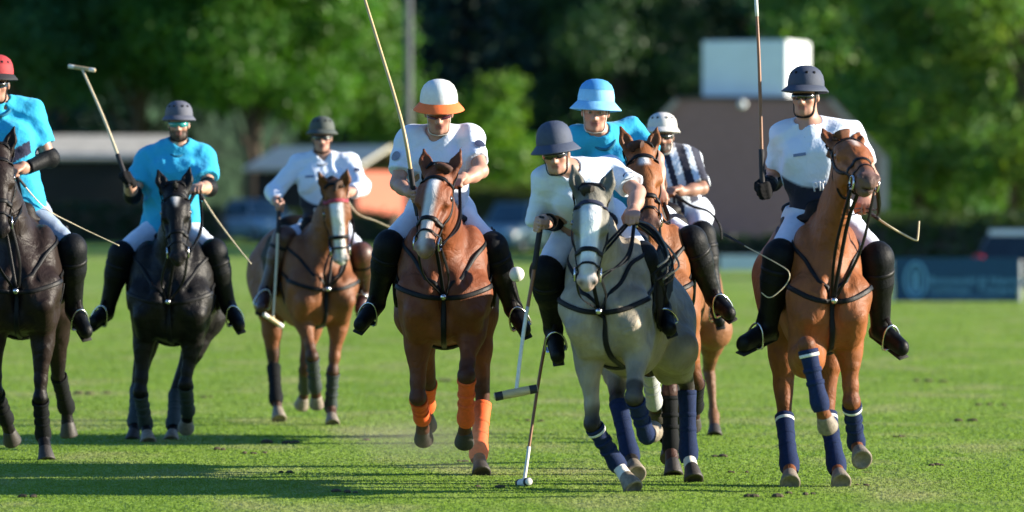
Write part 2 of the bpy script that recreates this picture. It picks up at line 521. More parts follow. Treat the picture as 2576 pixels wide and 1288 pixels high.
def tree(label, px, d, ht, rad, base_z, col, per=15, size=.17, seed=1, cat='tree', group='trees behind the polo field', low=True, name='broadleaf_tree'):
    rng = np.random.default_rng(seed); g = G(px, d)
    root = empty(name, tuple(g), label, cat, group)
    tm = MB(); top = g + np.array([rng.normal(0, .5), rng.normal(0, .5), ht * .8])
    trunk = curve([g - [0, 0, .2], g + [rng.normal(0, .2), 0, ht * .25], g + [rng.normal(0, .4), 0, ht * .5], top], 14)
    tr_ = ht * .022
    tm.tube(trunk, list(np.linspace(tr_ * 1.25, tr_ * .25, 14)), 10)
    lobes = []
    nl = 15
    for i in range(nl):
        a = i * 2.4 + rng.uniform(-.4, .4); f = (i + .5) / nl
        zz = base_z + (ht - base_z) * (f * .92 + .06); rr = rad * (math.sin(math.pi * min(.97, .20 + .74 * f)) ** .8) * .62
        c = g + np.array([math.cos(a) * rr, math.sin(a) * rr, zz]); s_ = rad * rng.uniform(.36, .52)
        lobes.append((c, np.array([s_, s_, s_ * .72])))
        st = trunk[int(np.clip(f * 10 + 2, 1, 12))]
        tm.tube(curve([st, st * .5 + c * .5 + [0, 0, .3], c], 8), list(np.linspace(tr_ * .35, tr_ * .08, 8)), 6)
    tm.build('trunk', M_BARK, root)
    V, F, cc = cloud(rng, lobes, per, size, tuple(np.array(col) * 1.15), .16)
    mesh_obj('crown', V, F, M_LEAF, root, False, cc)
def conifer(label, px, d, ht, rad, col, seed, per=1.0):
    rng = np.random.default_rng(seed); g = G(px, d)
    root = empty('conifer_tree', tuple(g), label, 'tree', 'trees behind the polo field')
    MB().tube([g - [0, 0, .2], g + [0, 0, ht * .5], g + [0, 0, ht * .98]], [ht * .022, ht * .014, .03], 9).build('trunk', M_BARK, root)
    PP, OO, CC = [], [], []
    nb = int(150 * per)
    for i in range(nb):
        f = (i / nb) ** 1.05; zz = ht * (.10 + .88 * f); r = rad * (1 - f) ** .8 * rng.uniform(.7, 1.1) + .25; a = i * 2.399
        m = 60; t = rng.uniform(.15, 1, m) ** .7
        dr = np.array([math.cos(a), math.sin(a), 0])
        P = g + np.array([0, 0, zz]) + dr * (t * r)[:, None] + np.array([0, 0, 1]) * (-.35 * t ** 2 * r * .6)[:, None] + rng.normal(0, 1, (m, 3)) * np.array([.38, .38, .16])
        PP.append(P); OO.append(np.tile(dr * .5 + [0, 0, .8], (m, 1))); CC.append(np.tile(np.array(col) * rng.uniform(.6, 1.4), (m, 1)))
    V, F = leaves(np.vstack(PP), .26, np.vstack(OO), rng, .6)
    mesh_obj('crown', V, F, M_NEEDLE, root, False, np.repeat(np.clip(np.vstack(CC), .003, .3), 4, 0))
def hedge(label, p0, p1, ht, th, col, seed, group=None):
    rng = np.random.default_rng(seed); p0, p1 = np.asarray(p0), np.asarray(p1); ln = np.linalg.norm(p1 - p0); ax = (p1 - p0) / ln; sd = np.array([-ax[1], ax[0], 0])
    root = empty('hedge', tuple((p0 + p1) / 2), label, 'hedge', group)
    n = int(ln * (ht * 2 + th) * 75)
    t = rng.uniform(0, ln, n); face = rng.uniform(0, 1, n); tot = 2 * ht + th
    u = np.where(face < ht / tot, -th / 2, np.where(face < 2 * ht / tot, th / 2, rng.uniform(-.5, .5, n) * th)); z = np.where(face < 2 * ht / tot, rng.uniform(0, 1, n) * ht, ht)
    o = np.where((face < ht / tot)[:, None], -sd, np.where((face < 2 * ht / tot)[:, None], sd, np.array([0, 0, 1.0])))
    bump = .09 * np.sin(t * 1.7 + seed) + .05 * np.sin(t * 4.1)
    P = p0 + ax * t[:, None] + sd * u[:, None] + np.array([0, 0, 1]) * (z + bump * (z / ht))[:, None] + rng.normal(0, .07, (n, 3))
    V, F = leaves(P, .13, o, rng, .6)
    mesh_obj('foliage', V, F, M_LEAF, root, False, np.repeat(np.clip(np.array(col) * rng.uniform(.65, 1.35, (n, 1)), .004, .4), 4, 0))
    core = MB().box((p0 + p1) / 2 + [0, 0, ht * .46], (ln, th * .7, ht * .9), np.array([ax, sd, [0, 0, 1]])); core.build('stems', M_BARK, root, False)
DK, MD, LT, YG = (.020, .055, .016), (.040, .100, .018), (.070, .150, .022), (.105, .185, .020)
tree('dark green tree at the left picture edge behind the red-helmeted player', 40, 216, 17, 5.2, 6.4, (.036, .115, .042), 21, seed=3)
tree('green tree above the pale-roofed shed on the left', 330, 217, 18, 5.0, 6.2, (.040, .125, .034), 21, seed=4)
tree('large tree with sunlit yellow-green foliage on its right side', 640, 213, 16, 4.7, 5.4, (.054, .150, .016), 24, seed=5)
tree('loose mid-green tree beside the grey pole, right of the sunlit tree', 850, 217, 12, 3.2, 4.6, (.065, .15, .026), 21, seed=6)
tree('low yellow-green tree between the orange and the blue helmets', 1235, 218, 7.2, 1.9, .9, (.085, .18, .022), 18, .19, seed=7)
tree('young green tree just right of the grey pole', 1035, 222, 6.5, 1.7, .8, (.085, .165, .022), 16, .19, seed=17)
tree('sparse dark tree rising behind the blue-helmeted player', 1560, 236, 17, 4.6, 2.0, (.034, .078, .032), 15, seed=8)
tree('bright green tree right of the white roof box', 2130, 186, 15, 3.4, 1.0, (.10, .20, .045), 23, seed=9)
tree('tall green tree above the rightmost rider, beside a dark gap', 2330, 178, 15, 3.0, .9, (.09, .19, .042), 21, seed=10)
tree('olive green tree at the right picture edge above the blue banner', 2560, 174, 16, 3.8, 1.0, (.10, .19, .038), 21, seed=12)
tree('leafy tree between the roof box and the right picture edge, farther back', 2230, 193, 18, 4.4, 1.2, (.08, .175, .042), 18, seed=13)
conifer('dark conifer behind the grey pole', 985, 240, 19, 4.6, (.018, .055, .036), 21)
conifer('dark conifer above the orange and white helmet', 1170, 246, 20, 5.0, (.018, .050, .042), 22)
conifer('near-black conifer in the middle of the backdrop', 1370, 240, 20, 5.0, (.018, .050, .040), 23)
conifer('dark conifer left of the white roof box', 1640, 244, 19, 5.0, (.022, .056, .036), 24)
conifer('dark conifer behind the white roof box', 1860, 240, 19, 4.8, (.026, .068, .036), 25)
conifer('dark conifer at the far left behind the dark shed', 150, 248, 20, 5.0, (.018, .056, .036), 26)
conifer('dark conifer far back on the right', 2420, 236, 20, 5.2, (.022, .060, .036), 27)
rngw = np.random.default_rng(5); lob = []
for k in range(64):
    x = -62 + k * 2.0; lob.append((np.array([x + rngw.normal(0, .6), 268 + rngw.normal(0, 4), rngw.uniform(2, 15)]), np.array([3.8, 3, 3.2])))
for k in range(26):   # unseen wood right of the view, added to shade the conifers
    lob.append((np.array([rngw.uniform(30, 60), rngw.uniform(228, 268), rngw.uniform(2, 17)]), np.array([4, 4, 3.5])))
V, F, cc = cloud(rngw, lob, 4.2, .42, (.026, .072, .032), .3)
tag(mesh_obj('woodland', V, F, M_LEAF, None, False, cc), 'dense dark wood closing the view behind the trees', 'woodland', kind='stuff')
hx_ = np.linspace(-500, 500, 101); hill_v = []
for j, (yy, zz) in enumerate(((276, -1), (283, 8), (292, 17), (320, 24), (420, 30), (900, 34))):
    for x in hx_: hill_v.append((x, yy + 6 * math.sin(x * .03), zz + (1.5 * math.sin(x * .11) + math.sin(x * .37 + j)) * (j > 0)))
hn = len(hx_); tag(mesh_obj('wooded_hill', hill_v, np.array([(j * hn + i, j * hn + i + 1, (j + 1) * hn + i + 1, (j + 1) * hn + i) for j in range(5) for i in range(hn - 1)]), mat('hill_cover', (.028, .07, .032), .9, .6, .5, .6, 1.2, dist=.6)), kind='structure')
hedge('long dark hedge along the left field edge behind the cyan players', G(-330, 196), G(560, 193), 1.35, 1.1, (.014, .040, .016), 31, 'clipped hedges round the field')
hedge('short dark hedge between the pale blue car and the salmon shed end', G(715, 199), G(1000, 197), 1.2, 1.0, (.03, .055, .02), 35, 'clipped hedges round the field')
hedge('hedge with an olive sunlit top behind the orange-helmeted player', G(1000, 214), G(1560, 205), 2.55, 1.3, (.075, .11, .022), 32, 'clipped hedges round the field')
hedge('low dark hedge behind the blue banner on the right', G(2170, 140), G(3000, 128), 1.62, 1.3, (.045, .075, .020), 33, 'clipped hedges round the field')
hedge('dark hedge at the foot of the brown building', G(1560, 166), G(2200, 160), .95, 1.0, (.016, .036, .020), 34, 'clipped hedges round the field')

# ------------------------------------------------------------------ buildings, pole
def frame(yaw): c, s = math.cos(R(yaw)), math.sin(R(yaw)); return np.array([[c, s, 0], [-s, c, 0], [0, 0, 1.0]])
M_BRICK = mat('brick_brown', (.345, .180, .160), .9, .10, 3, .3, 9, stretch=(1, 1, 3.5))
M_TRIM = mat('trim_stone', (.44, .35, .31), .85, .1, 5)
M_BOXW = mat('box_white', (.82, .86, .88), .5, .04, 1.5)
M_BOARD = mat('dark_boards', (.020, .018, .016), .85, .35, 5, .3, 9, stretch=(.2, 1, 1))
M_ROOF = mat('roof_felt', (.40, .38, .33), .85, .15, 2.5, .2, 8)
M_SALMON = mat('salmon_render', (.50, .135, .085), .85, .08, 2)
M_GLASSD = mat('dark_glass', (.02, .03, .035), .08, .2, 3, spec=.6)
d0 = 165.0; u = d0 / FPX; A0 = frame(-4); o0 = G(1895, d0)
bd = empty('barn', tuple(o0), 'brown brick barn with a cut-off gable and pale edge trim', 'barn')
zt = lambda py: CAMZ - (py - HY) * u
prof = [(-4.15, -.1), (4.15, -.1), (4.15, zt(398)), (2.45, zt(252)), (-2.45, zt(252)), (-4.15, zt(398))]
bp_ = [o0 + np.array([x, y, z]) @ A0 for y in (0, 6.5) for x, z in prof]
mesh_obj('wall', bp_, [(0, 1, 2, 3, 4, 5), (11, 10, 9, 8, 7, 6)] + [(i, i + 6, (i + 1) % 6 + 6, (i + 1) % 6) for i in (1, 5)], M_BRICK, bd, False)
rm = MB()
for (a, b_) in ((2, 3), (3, 4), (4, 5)):
    (xa, za), (xb, zb) = prof[a], prof[b_]; n_ = nz([zb - za, 0, -(xb - xa)]); n_ = n_ if n_[2] > 0 else -n_
    t_ = nz([xb - xa, 0, zb - za]); c_ = np.array([(xa + xb) / 2, 3.3, (za + zb) / 2]) + n_ * .07
    rm.box(o0 + c_ @ A0, (math.hypot(xb - xa, zb - za) + .1, 6.75, .12), np.array([t_, [0, 1, 0], n_]) @ A0)
rm.build('roof', mat('roof_dark', (.09, .07, .06), .9, .2, 3), bd, False)
for sg in (1, -1):
    tmk = MB()
    tmk.box(o0 + np.array([sg * 4.17, -.06, zt(398) / 2]) @ A0, (.30, .16, zt(398) + .1), A0)
    (xa, za), (xb, zb) = (sg * 4.17, zt(398)), (sg * 2.45, zt(252)); t_ = nz([xb - xa, 0, zb - za]); n_ = nz(np.cross(t_, [0, 1, 0]))
    tmk.box(o0 + np.array([(xa + xb) / 2, -.06, (za + zb) / 2]) @ A0, (math.hypot(xb - xa, zb - za), .16, .16), np.array([t_, [0, 1, 0], n_]) @ A0)
    tmk.build('edge_trim', M_TRIM, bd, False)
MB().lathe([(.001, -.1), (.10, -.09), (.13, 0), (.10, .09), (.001, .1)], o0 + np.array([-.35, -.16, zt(263)]) @ A0, np.array([[1, 0, 0], [0, 0, 1], [0, -1, 0]]) @ A0, 14).build('wall_lamp', M_BOXW, bd)
A1 = frame(-19); zb_, zt_ = zt(249), zt(100)
pc = o0 + np.array([.19, 1.9, 0]); pc[2] = 0
hb = empty('roof_box', (pc[0], pc[1], zb_), 'white box-shaped ventilation housing on top of the brown barn', 'roof housing')
MB().box(np.array([pc[0], pc[1], (zb_ + zt_) / 2]), (2.86, 2.7, zt_ - zb_), A1, .03).build('housing', M_BOXW, hb, False)
# dark timber shed on the left
def shed(label, px, d, yaw, w, dp, hw, pitch, wallm, roofm, boards=True, end=None):
    o = G(px, d); A = frame(yaw); r = empty('shed', tuple(o), label, 'shed', 'low sheds behind the left field edge')
    q = lambda x, y, z: o + np.array([x, y, z]) @ A
    for (x0, x1, yy, nrm) in ((-w / 2, w / 2, 0, 0), (-w / 2, w / 2, dp, 0)):
        MB().box(q(0, yy, hw / 2), (w, .12, hw), A).build('wall', wallm, r, False)
    for sx in (-1, 1): MB().box(q(sx * (w / 2 - .06), dp / 2, hw / 2), (.12, dp - .13, hw), A).build('end_wall', end if (end and sx > 0) else wallm, r, False)
    if boards:
        nb = 11
        for k in range(nb): MB().box(q(0, -.085, hw * (k + .5) / nb), (w - .02 * (k % 3), .04, hw / nb - .025), A).build('board', wallm, r, False)
    else:
        for k in range(6): MB().box(q(w * (k + .5) / 6 - w / 2, -.08, hw / 2), (w / 6 - .03, .04, hw - .1), A).build('panel', wallm, r, False)
    rise = pitch * (dp / 2 + .5)
    for sy in (-1, 1):
        t_ = nz([0, sy * (dp / 2 + .5), -rise]); n_ = nz(np.cross([1, 0, 0], t_)); n_ = n_ if n_[2] > 0 else -n_
        c_ = q(0, dp / 2 + sy * (dp / 2 + .5) / 2, hw + rise / 2 + .08)
        MB().box(c_, (w + .7, math.hypot(dp / 2 + .5, rise), .12), np.array([[1, 0, 0], t_, n_]) @ A).build('roof', roofm, r, False)
    MB().box(q(0, dp + .05, hw * .5), (.9, .05, 2.0), A).build('door', M_BOARD, r, False)
    return r
shed('low dark timber shed with a weathered pale roof behind the left riders', 215, 200, 3, 6.8, 4.0, 3.15, .36, M_BOARD, M_ROOF)
shed('long low shed with pale roof and sunlit salmon end behind the dull green helmet', 772, 203, -38, 5.2, 3.3, 2.75, .42, M_BOARD, mat('roof_pale', (.56, .54, .45), .8, .12, 3), False, M_SALMON)
# pole
pl = G(1027, 200)
po = empty('utility_pole', tuple(pl), 'tall grey pole standing left of the orange and white helmet', 'pole')
MB().lathe([(.001, -.3), (.17, -.3), (.165, 2), (.14, 12.5), (.001, 12.52)], pl, np.eye(3), 14).build('shaft', mat('pole_grey', (.075, .09, .09), .7, .12, 4), po)
MB().box(pl + [0, 0, 11.6], (1.8, .12, .14), None, .02).build('cross_arm', M_BARK, po, False)
for k in (-.7, 0, .7): MB().lathe([(.03, 0), (.06, .03), (.04, .08), (.055, .12), (.02, .17)], pl + [k, 0, 11.68], np.eye(3), 10).build('insulator', M_BOXW, po)

# ------------------------------------------------------------------ boards and cars
M_BLUE = mat('banner_blue', (.005, .055, .125), .6, .08, 3)
M_BLUEL = mat('banner_print', (.18, .42, .60), .6, .05, 3)
M_ALU = mat('aluminium', (.5, .52, .54), .4, .1, 5, metal=.6)
def text(body, at, size, ax, m, parent, name='lettering', shear=0):
    cu = bpy.data.curves.new(name, 'FONT'); cu.body = body; cu.size = size; cu.extrude = .002; cu.align_x = 'LEFT'; cu.shear = shear
    tmp = bpy.data.objects.new(name, cu); C.objects.link(tmp)
    dg = bpy.context.evaluated_depsgraph_get(); dg.update()
    me = bpy.data.meshes.new_from_object(tmp.evaluated_get(dg)); me.name = name
    bpy.data.objects.remove(tmp); bpy.data.curves.remove(cu)
    me.materials.clear(); me.materials.append(m); o = bpy.data.objects.new(name, me); C.objects.link(o)
    off = Vector((0, 0, 0)); q_ = parent
    while q_ is not None: off = off + q_.location; q_ = q_.parent
    o.parent = parent
    M_ = Matrix(((ax[0][0], ax[2][0], -ax[1][0]), (ax[0][1], ax[2][1], -ax[1][1]), (ax[0][2], ax[2][2], -ax[1][2])))
    o.rotation_euler = M_.to_euler(); o.location = Vector(tuple(at)) - off
    return o
db = 97.0; ub = db / FPX; AB = frame(-5); ob = G(2406, db)
bn = empty('advertising_banner', tuple(ob), 'dark blue advertising banner with an oval emblem at the right field edge', 'banner')
bw, bh = 310 * ub, 106 * ub
MB().box(ob + [0, 0, bh / 2 + .03], (bw, .05, bh), AB, .008).build('panel', M_BLUE, bn, False)
fm = MB()
for zz in (.03, bh + .03): fm.box(ob + [0, 0, zz], (bw + .06, .07, .03), AB)
fm.build('rail', M_BLUE, bn, False)
for sx in (-1, 1): MB().box(ob + np.array([sx * (bw / 2 + .04), -.01, bh / 2 - .05]) @ AB, (.05, .06, bh + .1), AB, .01).build('post', M_ALU, bn, False)
q = lambda px, py: ob + np.array([(px - 2406) * ub, -.034, bh / 2 + .03 - (py - 703) * ub]) @ AB
text('Bonneveld & Nierman', q(2337, 715), 28 * ub, AB, M_BLUEL, bn); text('Landscape , Transport', q(2337, 737), 25 * ub, AB, M_BLUEL, bn); text('fine garden & green keeping since long ago', q(2337, 752), 10 * ub, AB, M_BLUEL, bn)
em = MB(); oc = q(2304, 705)
em.tube([oc + np.array([26 * ub * math.cos(a), 0, 44 * ub * math.sin(a)]) @ AB for a in np.linspace(0, 2 * math.pi, 40, endpoint=False)], 3.5 * ub, 6, closed=True)
for x_, w_, z0, z1 in ((-9, 5, -30, 20), (0, 6, -34, 34), (9, 5, -30, 20)): em.box(oc + np.array([x_ * ub, 0, (z0 + z1) / 2 * ub]) @ AB, (w_ * ub, .006, (z1 - z0) * ub), AB)
em.build('oval_emblem', M_BLUEL, bn, False)
dw = 150.0; ow = G(1866, dw); uw = dw / FPX
wb = empty('sideline_board', tuple(ow), 'low pale board at the field edge left of the rightmost pony', 'board')
MB().box(ow + [0, 0, .30], (112 * uw, .05, .44), None, .008).build('panel', mat('board_pale', (.55, .62, .68), .6, .05, 3), wb, False)
for sx in (-1, 1): MB().box(ow + [sx * .5, .06, .2], (.05, .05, .4)).build('leg', M_ALU, wb, False)

def car(label, px, d, yaw, paint, z=None, L_=4.4, Wd=1.78, Ht=1.48, glass=M_GLASSD, suv=False, dz=0.0, roofm=None, tz=.80, rt_=.05):
    o = G(px, d) + [0, 0, dz]; A = frame(yaw); r = empty('parked_car', tuple(o), label, 'car', 'cars parked behind the field')
    q = lambda x, y, z: o + np.array([x, y, z]) @ A
    hb_ = Ht * .58; w = Wd / 2
    # lower body sections along y (front at -y)
    secs = []
    for y, zb, zt, wf in ((-.5, .38, .66, .78), (-.47, .24, .78, .90), (-.40, .20, .90, .97), (-.22, .19, 1.0, 1.0), (0, .19, 1.0, 1.0), (.25, .19, 1.0, 1.0), (.42, .21, 1.0, .98), (.48, .26, .96, .93), (.5, .40, .80, .86)):
        zt = zt * hb_; secs.append([(-w * wf, y * L_, zb + .08), (-w * wf * 1.0, y * L_, zt - .14), (-w * wf * .90, y * L_, zt), (w * wf * .90, y * L_, zt), (w * wf, y * L_, zt - .14), (w * wf, y * L_, zb + .08), (w * wf * .9, y * L_, zb), (-w * wf * .9, y * L_, zb)])
    v = [q(*p) for s_ in secs for p in s_]; n = 8; f = [tuple(range(n)), tuple((len(secs) - 1) * n + k for k in range(n))[::-1]]
    for i in range(len(secs) - 1):
        for k in range(n): f.append((i * n + k, (i + 1) * n + k, (i + 1) * n + (k + 1) % n, i * n + (k + 1) % n))
    body = mesh_obj('body', v, f, paint, r, True)
    yc = ((-.20, .02), (-.06, .98), (.30, .99), (.46 if suv else .43, .05)) ; top = []
    for y, t in yc: top.append((y * L_, hb_ - .01 + (Ht - hb_) * t, w * (.90 - .20 * t)))
    cv = [q(s_ * x, y, z_) for (y, z_, x) in top for s_ in (-1, 1)]
    mesh_obj('cabin_glass', cv, [(0, 1, 3, 2), (4, 5, 7, 6), (0, 2, 4, 6), (1, 7, 5, 3), (6, 7, 1, 0)], glass, r, False)
    rf = MB(); (y1, z1, x1), (y2, z2, x2) = top[1], top[2]
    rf.box(q(0, (y1 + y2) / 2, (z1 + z2) / 2 + .015), (x1 * 2 + .04, y2 - y1 + .06, rt_), A, .02); rf.build('roof', roofm or paint, r, False)
    for s_ in (-1, 1):
        pm = MB()
        for i in range(3): pm.tube([q(s_ * (top[i][2] + .005), top[i][0], top[i][1]), q(s_ * (top[i + 1][2] + .005), top[i + 1][0], top[i + 1][1])], .03, 6)
        ym = (y1 + y2) / 2 + .1; pm.tube([q(s_ * (x1 + .01), ym, z1), q(s_ * (top[0][2] + .01), ym, hb_ - .02)], .035, 6); pm.build('pillar', paint, r)
        MB().ball(q(s_ * (w + .07), -.17 * L_, hb_ + .06), (.10, .06, .075), A, 10, 6).build('wing_mirror', paint, r)
        MB().ball(q(s_ * w * .70, -.475 * L_, hb_ * .76), (.19, .08, .085), A, 12, 8).build('headlight', M_BOXW, r)
        MB().ball(q(s_ * w * .76, .488 * L_, hb_ * tz), (.16, .05, .10), A, 12, 8).build('tail_light', mat('tail_red', (.55, .02, .025), .25), r)
        for yy in (-.31, .30):
            c_ = q(s_ * (w - .09), yy * L_, .32); WX = np.array([A[1], A[2], A[0] * s_])
            wh = MB().lathe([(.18, -.10), (.30, -.10), (.32, -.06), (.32, .06), (.30, .10), (.19, .10)], c_, WX, 22).build('wheel', M_TAPE, r)
            MB().lathe([(.001, .07), (.07, .09), (.17, .06), (.195, .095), (.20, .02)], c_, WX, 16).build('rim', M_ALU, wh)
    MB().box(q(0, -.497 * L_, .42), (.52, .03, .11), A, .005).build('number_plate', M_BOXW, r, False)
    MB().box(q(0, -.485 * L_, .58), (.9, .06, .10), A, .01).build('grille', M_TAPE, r, False)
    MB().box(q(0, .497 * L_, .52), (.52, .03, .11), A, .005).build('number_plate', M_BOXW, r, False)
    return r
P_BLUE = mat('paint_pale_blue', (.25, .36, .44), .3, .03, 4, coat=.6); P_TEAL = mat('paint_teal', (.16, .27, .33), .3, .03, 4, coat=.6)
P_DARK = mat('paint_dark', (.025, .027, .032), .3, .05, 4, coat=.6); P_SILV = mat('paint_silver', (.55, .57, .60), .3, .03, 4, coat=.6)
M_GLASSB = mat('screen_glass', (.03, .07, .10), .06, .2, 2, spec=.8)
car('pale blue car parked behind the rider in the dull green helmet', 655, 196, 28, P_BLUE, L_=4.3, Ht=1.62, glass=M_GLASSB, suv=True)
car('teal car parked between the orange-helmeted player and the grey pony', 1296, 192, -24, P_TEAL, L_=4.3, Ht=1.85, Wd=1.85, glass=M_GLASSB, suv=True)
car('dark car with silver roof and red tail lights behind the blue banner', 2592, 118, 160, P_DARK, L_=4.3, Ht=1.45, roofm=mat('paint_white', (.78, .78, .78), .3), dz=-.20, tz=1.03, rt_=.17)
car('small dark car in the shade of the hedge behind the left players', 120, 217, 70, P_DARK, L_=4.4, Ht=1.5)
# ------------------------------------------------------------------ ponies
M_COAT = mat('coat', (.2, .1, .05), .56, .26, 34, .35, 170, .26, coat=0, attr=True, stretch=(1, 1, .35), dist=.004, bump2=(10, .6, .028, .8))
M_COATD = mat('coat_black', (.2, .1, .05), .48, .26, 34, .3, 170, .16, attr=True, stretch=(1, 1, .35), dist=.004, bump2=(10, .6, .028, .8))
M_HOOF = mat('hoof', (.032, .026, .022), .6, .3, 40, .2, 90)
M_HOOFP = mat('hoof_pale', (.20, .165, .125), .6, .3, 40, .2, 90)
M_LEATHER = mat('leather', (.009, .006, .005), .55, .3, 60, .2, 200, .18)
M_BLACK = mat('black_leather', (.005, .005, .006), .5, .3, 50, .15, 200, .2)
M_TAN = mat('tan_leather', (.16, .07, .03), .5, .3, 50, .15, 200)
M_STEEL = mat('steel', (.6, .6, .6), .25, .05, 40, metal=1.0)
M_EYE = mat('eye', (.012, .008, .006), .08, .1, 40, coat=1.0)
M_PADW = mat('pad_white', (.62, .62, .62), .9, .1, 60, .3, 200)
M_PADN = mat('pad_navy', (.015, .02, .05), .9, .2, 60, .3, 200)
M_PADB = mat('pad_black', (.012, .012, .014), .9, .2, 60, .3, 200)
WRAP = {
 'orange': mat('wrap_orange', (.80, .11, .015), .75, .1, 50, .3, 220), 'navy': mat('wrap_navy', (.007, .018, .065), .8, .2, 50, .3, 220, .2),
 'black': mat('wrap_black', (.007, .008, .009), .8, .25, 50, .3, 220, .15), 'dark': mat('wrap_dark_green', (.018, .030, .028), .7, .2, 50, .3, 220),
 'white': mat('wrap_white', (.72, .72, .70), .8, .06, 50, .3, 220), 'grey': mat('wrap_grey', (.38, .40, .40), .8, .1, 50, .3, 220)}

def strap(name, fld, guide, parent, m=None, width=.024, thick=.006, off=.003, closed=False, n=28):
    width *= .85
    P = curve(guide, n) if not closed else curve(list(guide) + [guide[0]], n + 1)[:-1]
    Q, nr = fld.project(P, off)
    return MB().tube(Q, .01, 8, (nr, width, thick), closed).build(name, m or M_LEATHER, parent)

def horse(label, cx, gy, yaw, s=1.0, dz=0.0, legs=None, poll=None, nose=None, hyaw=0.0, hlen=.50, ears=(1, 1), earlen=.165,
          coat=(.22, .075, .025), points=(.02, .012, .008), face=None, muzzle=(.05, .035, .03), socks={}, wraps={}, pale=(),
          pad=None, cd=None, wid=1.0, nroll=0.0, tack=None, chestpx=None, breast=True, browm=None, sheep=None, lean=0.0, neckw=.61, pitch=0.0, mottle=.10, headcol=None):
    d = FPX * CAMZ / (gy - HY)
    base = np.array([(cx - CX) * d / FPX, d, 0.0])
    yw = R(yaw)
    ex, ey, ez = np.array([math.cos(yw), math.sin(yw), 0]), np.array([-math.sin(yw), math.cos(yw), 0]), np.array([0, 0, 1.0])
    A = np.array([ex, ey, ez])
    def L(x, y, z): return base + s * ((x * wid + lean * (z - .85)) * ex + y * ey) + ez * ((z - pitch * max(0.0, y - .4)) * s + dz)
    root = empty('polo_pony', base, label, 'horse', 'polo ponies galloping towards the camera')
    f = Field(.0108)
    E = lambda c, r, k=.08, t=0: f.ell(L(*c), A, np.array(r) * s * np.array([wid, 1, 1]), k, t)
    # trunk
    E((0, .50, 1.14), (.265, .46, .37)); E((0, .86, 1.13), (.295, .48, .34)); E((0, 1.25, 1.22), (.27, .36, .29))
    E((0, .16, 1.10), (.20, .20, .28))
    E((0, .45, 1.43), (.075, .28, .12), .1); E((0, 1.2, 1.40), (.16, .34, .12), .1)
    f.cone(L(0, .10, .93), L(0, .75, .90), .125 * s, .15 * s, .1)
    for q in (-1, 1):
        E((q * .15, .27, 1.17), (.115, .19, .30), .06); E((q * .085, .00, 1.06), (.085, .085, .13), .05)
        E((q * .155, 1.30, 1.10), (.14, .27, .31), .07); E((q * .13, 1.50, 1.08), (.10, .14, .24), .07)
    f.ell(L(0, -.075, 1.03), A, np.array([.014, .05, .15]) * s, .06, 0, neg=True)
    for q in (-1, 1):
        f.cone(L(q * .205, .06, 1.36), L(q * .125, -.045, 1.14), .012 * s, .016 * s, .06, 0, neg=True)
        f.cone(L(q * .272, .36, 1.36), L(q * .262, .38, 1.0), .012 * s, .016 * s, .07, 0, neg=True)
        f.cone(L(q * .16, -.01, .97), L(q * .155, .10, .86), .075 * s, .07 * s, .05)
    # legs: list of (knee/hock, fetlock, hoof) sight lines with near/far signs
    tips, lines = {}, {}
    for name, sp in legs.items():
        q = -1 if 'R' in name else 1
        front = 'F' in name
        if front:
            sh, el = L(q * .165, .08, 1.08), L(q * .155, .20, .93)
            if 'el' in sp: el = reach(sh, sp['el'][0], sp['el'][1], .26 * s, sp['el'][2])
            k = reach(el, *sp['k'][:2], .43 * s, sp['k'][2]); ft = reach(k, *sp['f'][:2], .30 * s, sp['f'][2]); hf = reach(ft, *sp['h'][:2], .19 * s, sp['h'][2])
            f.cone(sh, el, .115 * s, .092 * s, .06); f.cone(el, el + (k - el) * .35, .090 * s, .066 * s, .05); f.cone(el + (k - el) * .12 + ex * q * .03 - ey * .02, el + (k - el) * .5 + ex * q * .012 - ey * .012, .054 * s, .040 * s, .03); f.cone(el + (k - el) * .3, el + (k - el) * .8, .068 * s, .042 * s, .04)
            f.cone(el + (k - el) * .8, k, .042 * s, .043 * s, .025, 10); f.cone(k, k + (ft - k) * .16, .045 * s, .036 * s, .02, 10)
            f.cone(k, k + nz(np.array([0, -1, 0])) * .010, .044 * s, .040 * s, .02, 10)
            f.cone(k + (ft - k) * .15, ft, .031 * s, .031 * s, .02, 10)
            ca = k
        else:
            hp, st = L(q * .13, 1.34, 1.18), L(q * .175, 1.12, .93)
            if 'st' in sp: st = reach(hp, sp['st'][0], sp['st'][1], .38 * s, sp['st'][2])
            k = reach(st, *sp['k'][:2], .47 * s, sp['k'][2]); ft = reach(k, *sp['f'][:2], .36 * s, sp['f'][2]); hf = reach(ft, *sp['h'][:2], .19 * s, sp['h'][2])
            f.cone(hp, st, .18 * s, .125 * s, .08); f.cone(st, st + (k - st) * .45, .112 * s, .074 * s, .06); f.cone(st + (k - st) * .4, k, .076 * s, .043 * s, .04, 10)
            f.cone(k + (k - st) * .06 + np.array([0, .02, 0]), k + (ft - k) * .22, .045 * s, .037 * s, .02, 10)
            f.cone(k + (ft - k) * .15, ft, .034 * s, .032 * s, .02, 10)
            ca = k
        co = ft + (hf - ft) * .58
        f.cone(ft, ft + (ft - k) * .03, .041 * s, .039 * s, .02, 11); f.cone(ft, co, .034 * s, .040 * s, .02, 11)
        lines[name] = (k, ft, co); tips[name] = (co, hf)
        # hoof
        a2 = nz(hf - co); side = nz(ex - (ex @ a2) * a2); HA = np.array([side, np.cross(a2, side), a2]); hl = np.linalg.norm(hf - co) + .012
        hoof = MB().lathe([(.001, -.012), (.037 * s, -.012), (.041 * s, .0), (.058 * s, hl - .01), (.0575 * s, hl), (.044 * s, hl + .001), (.036 * s, hl - .012), (.001, hl - .014)], co, HA, 20, (1, 1.08))
        hoof.build('hoof', M_HOOFP if name in pale else M_HOOF, root)
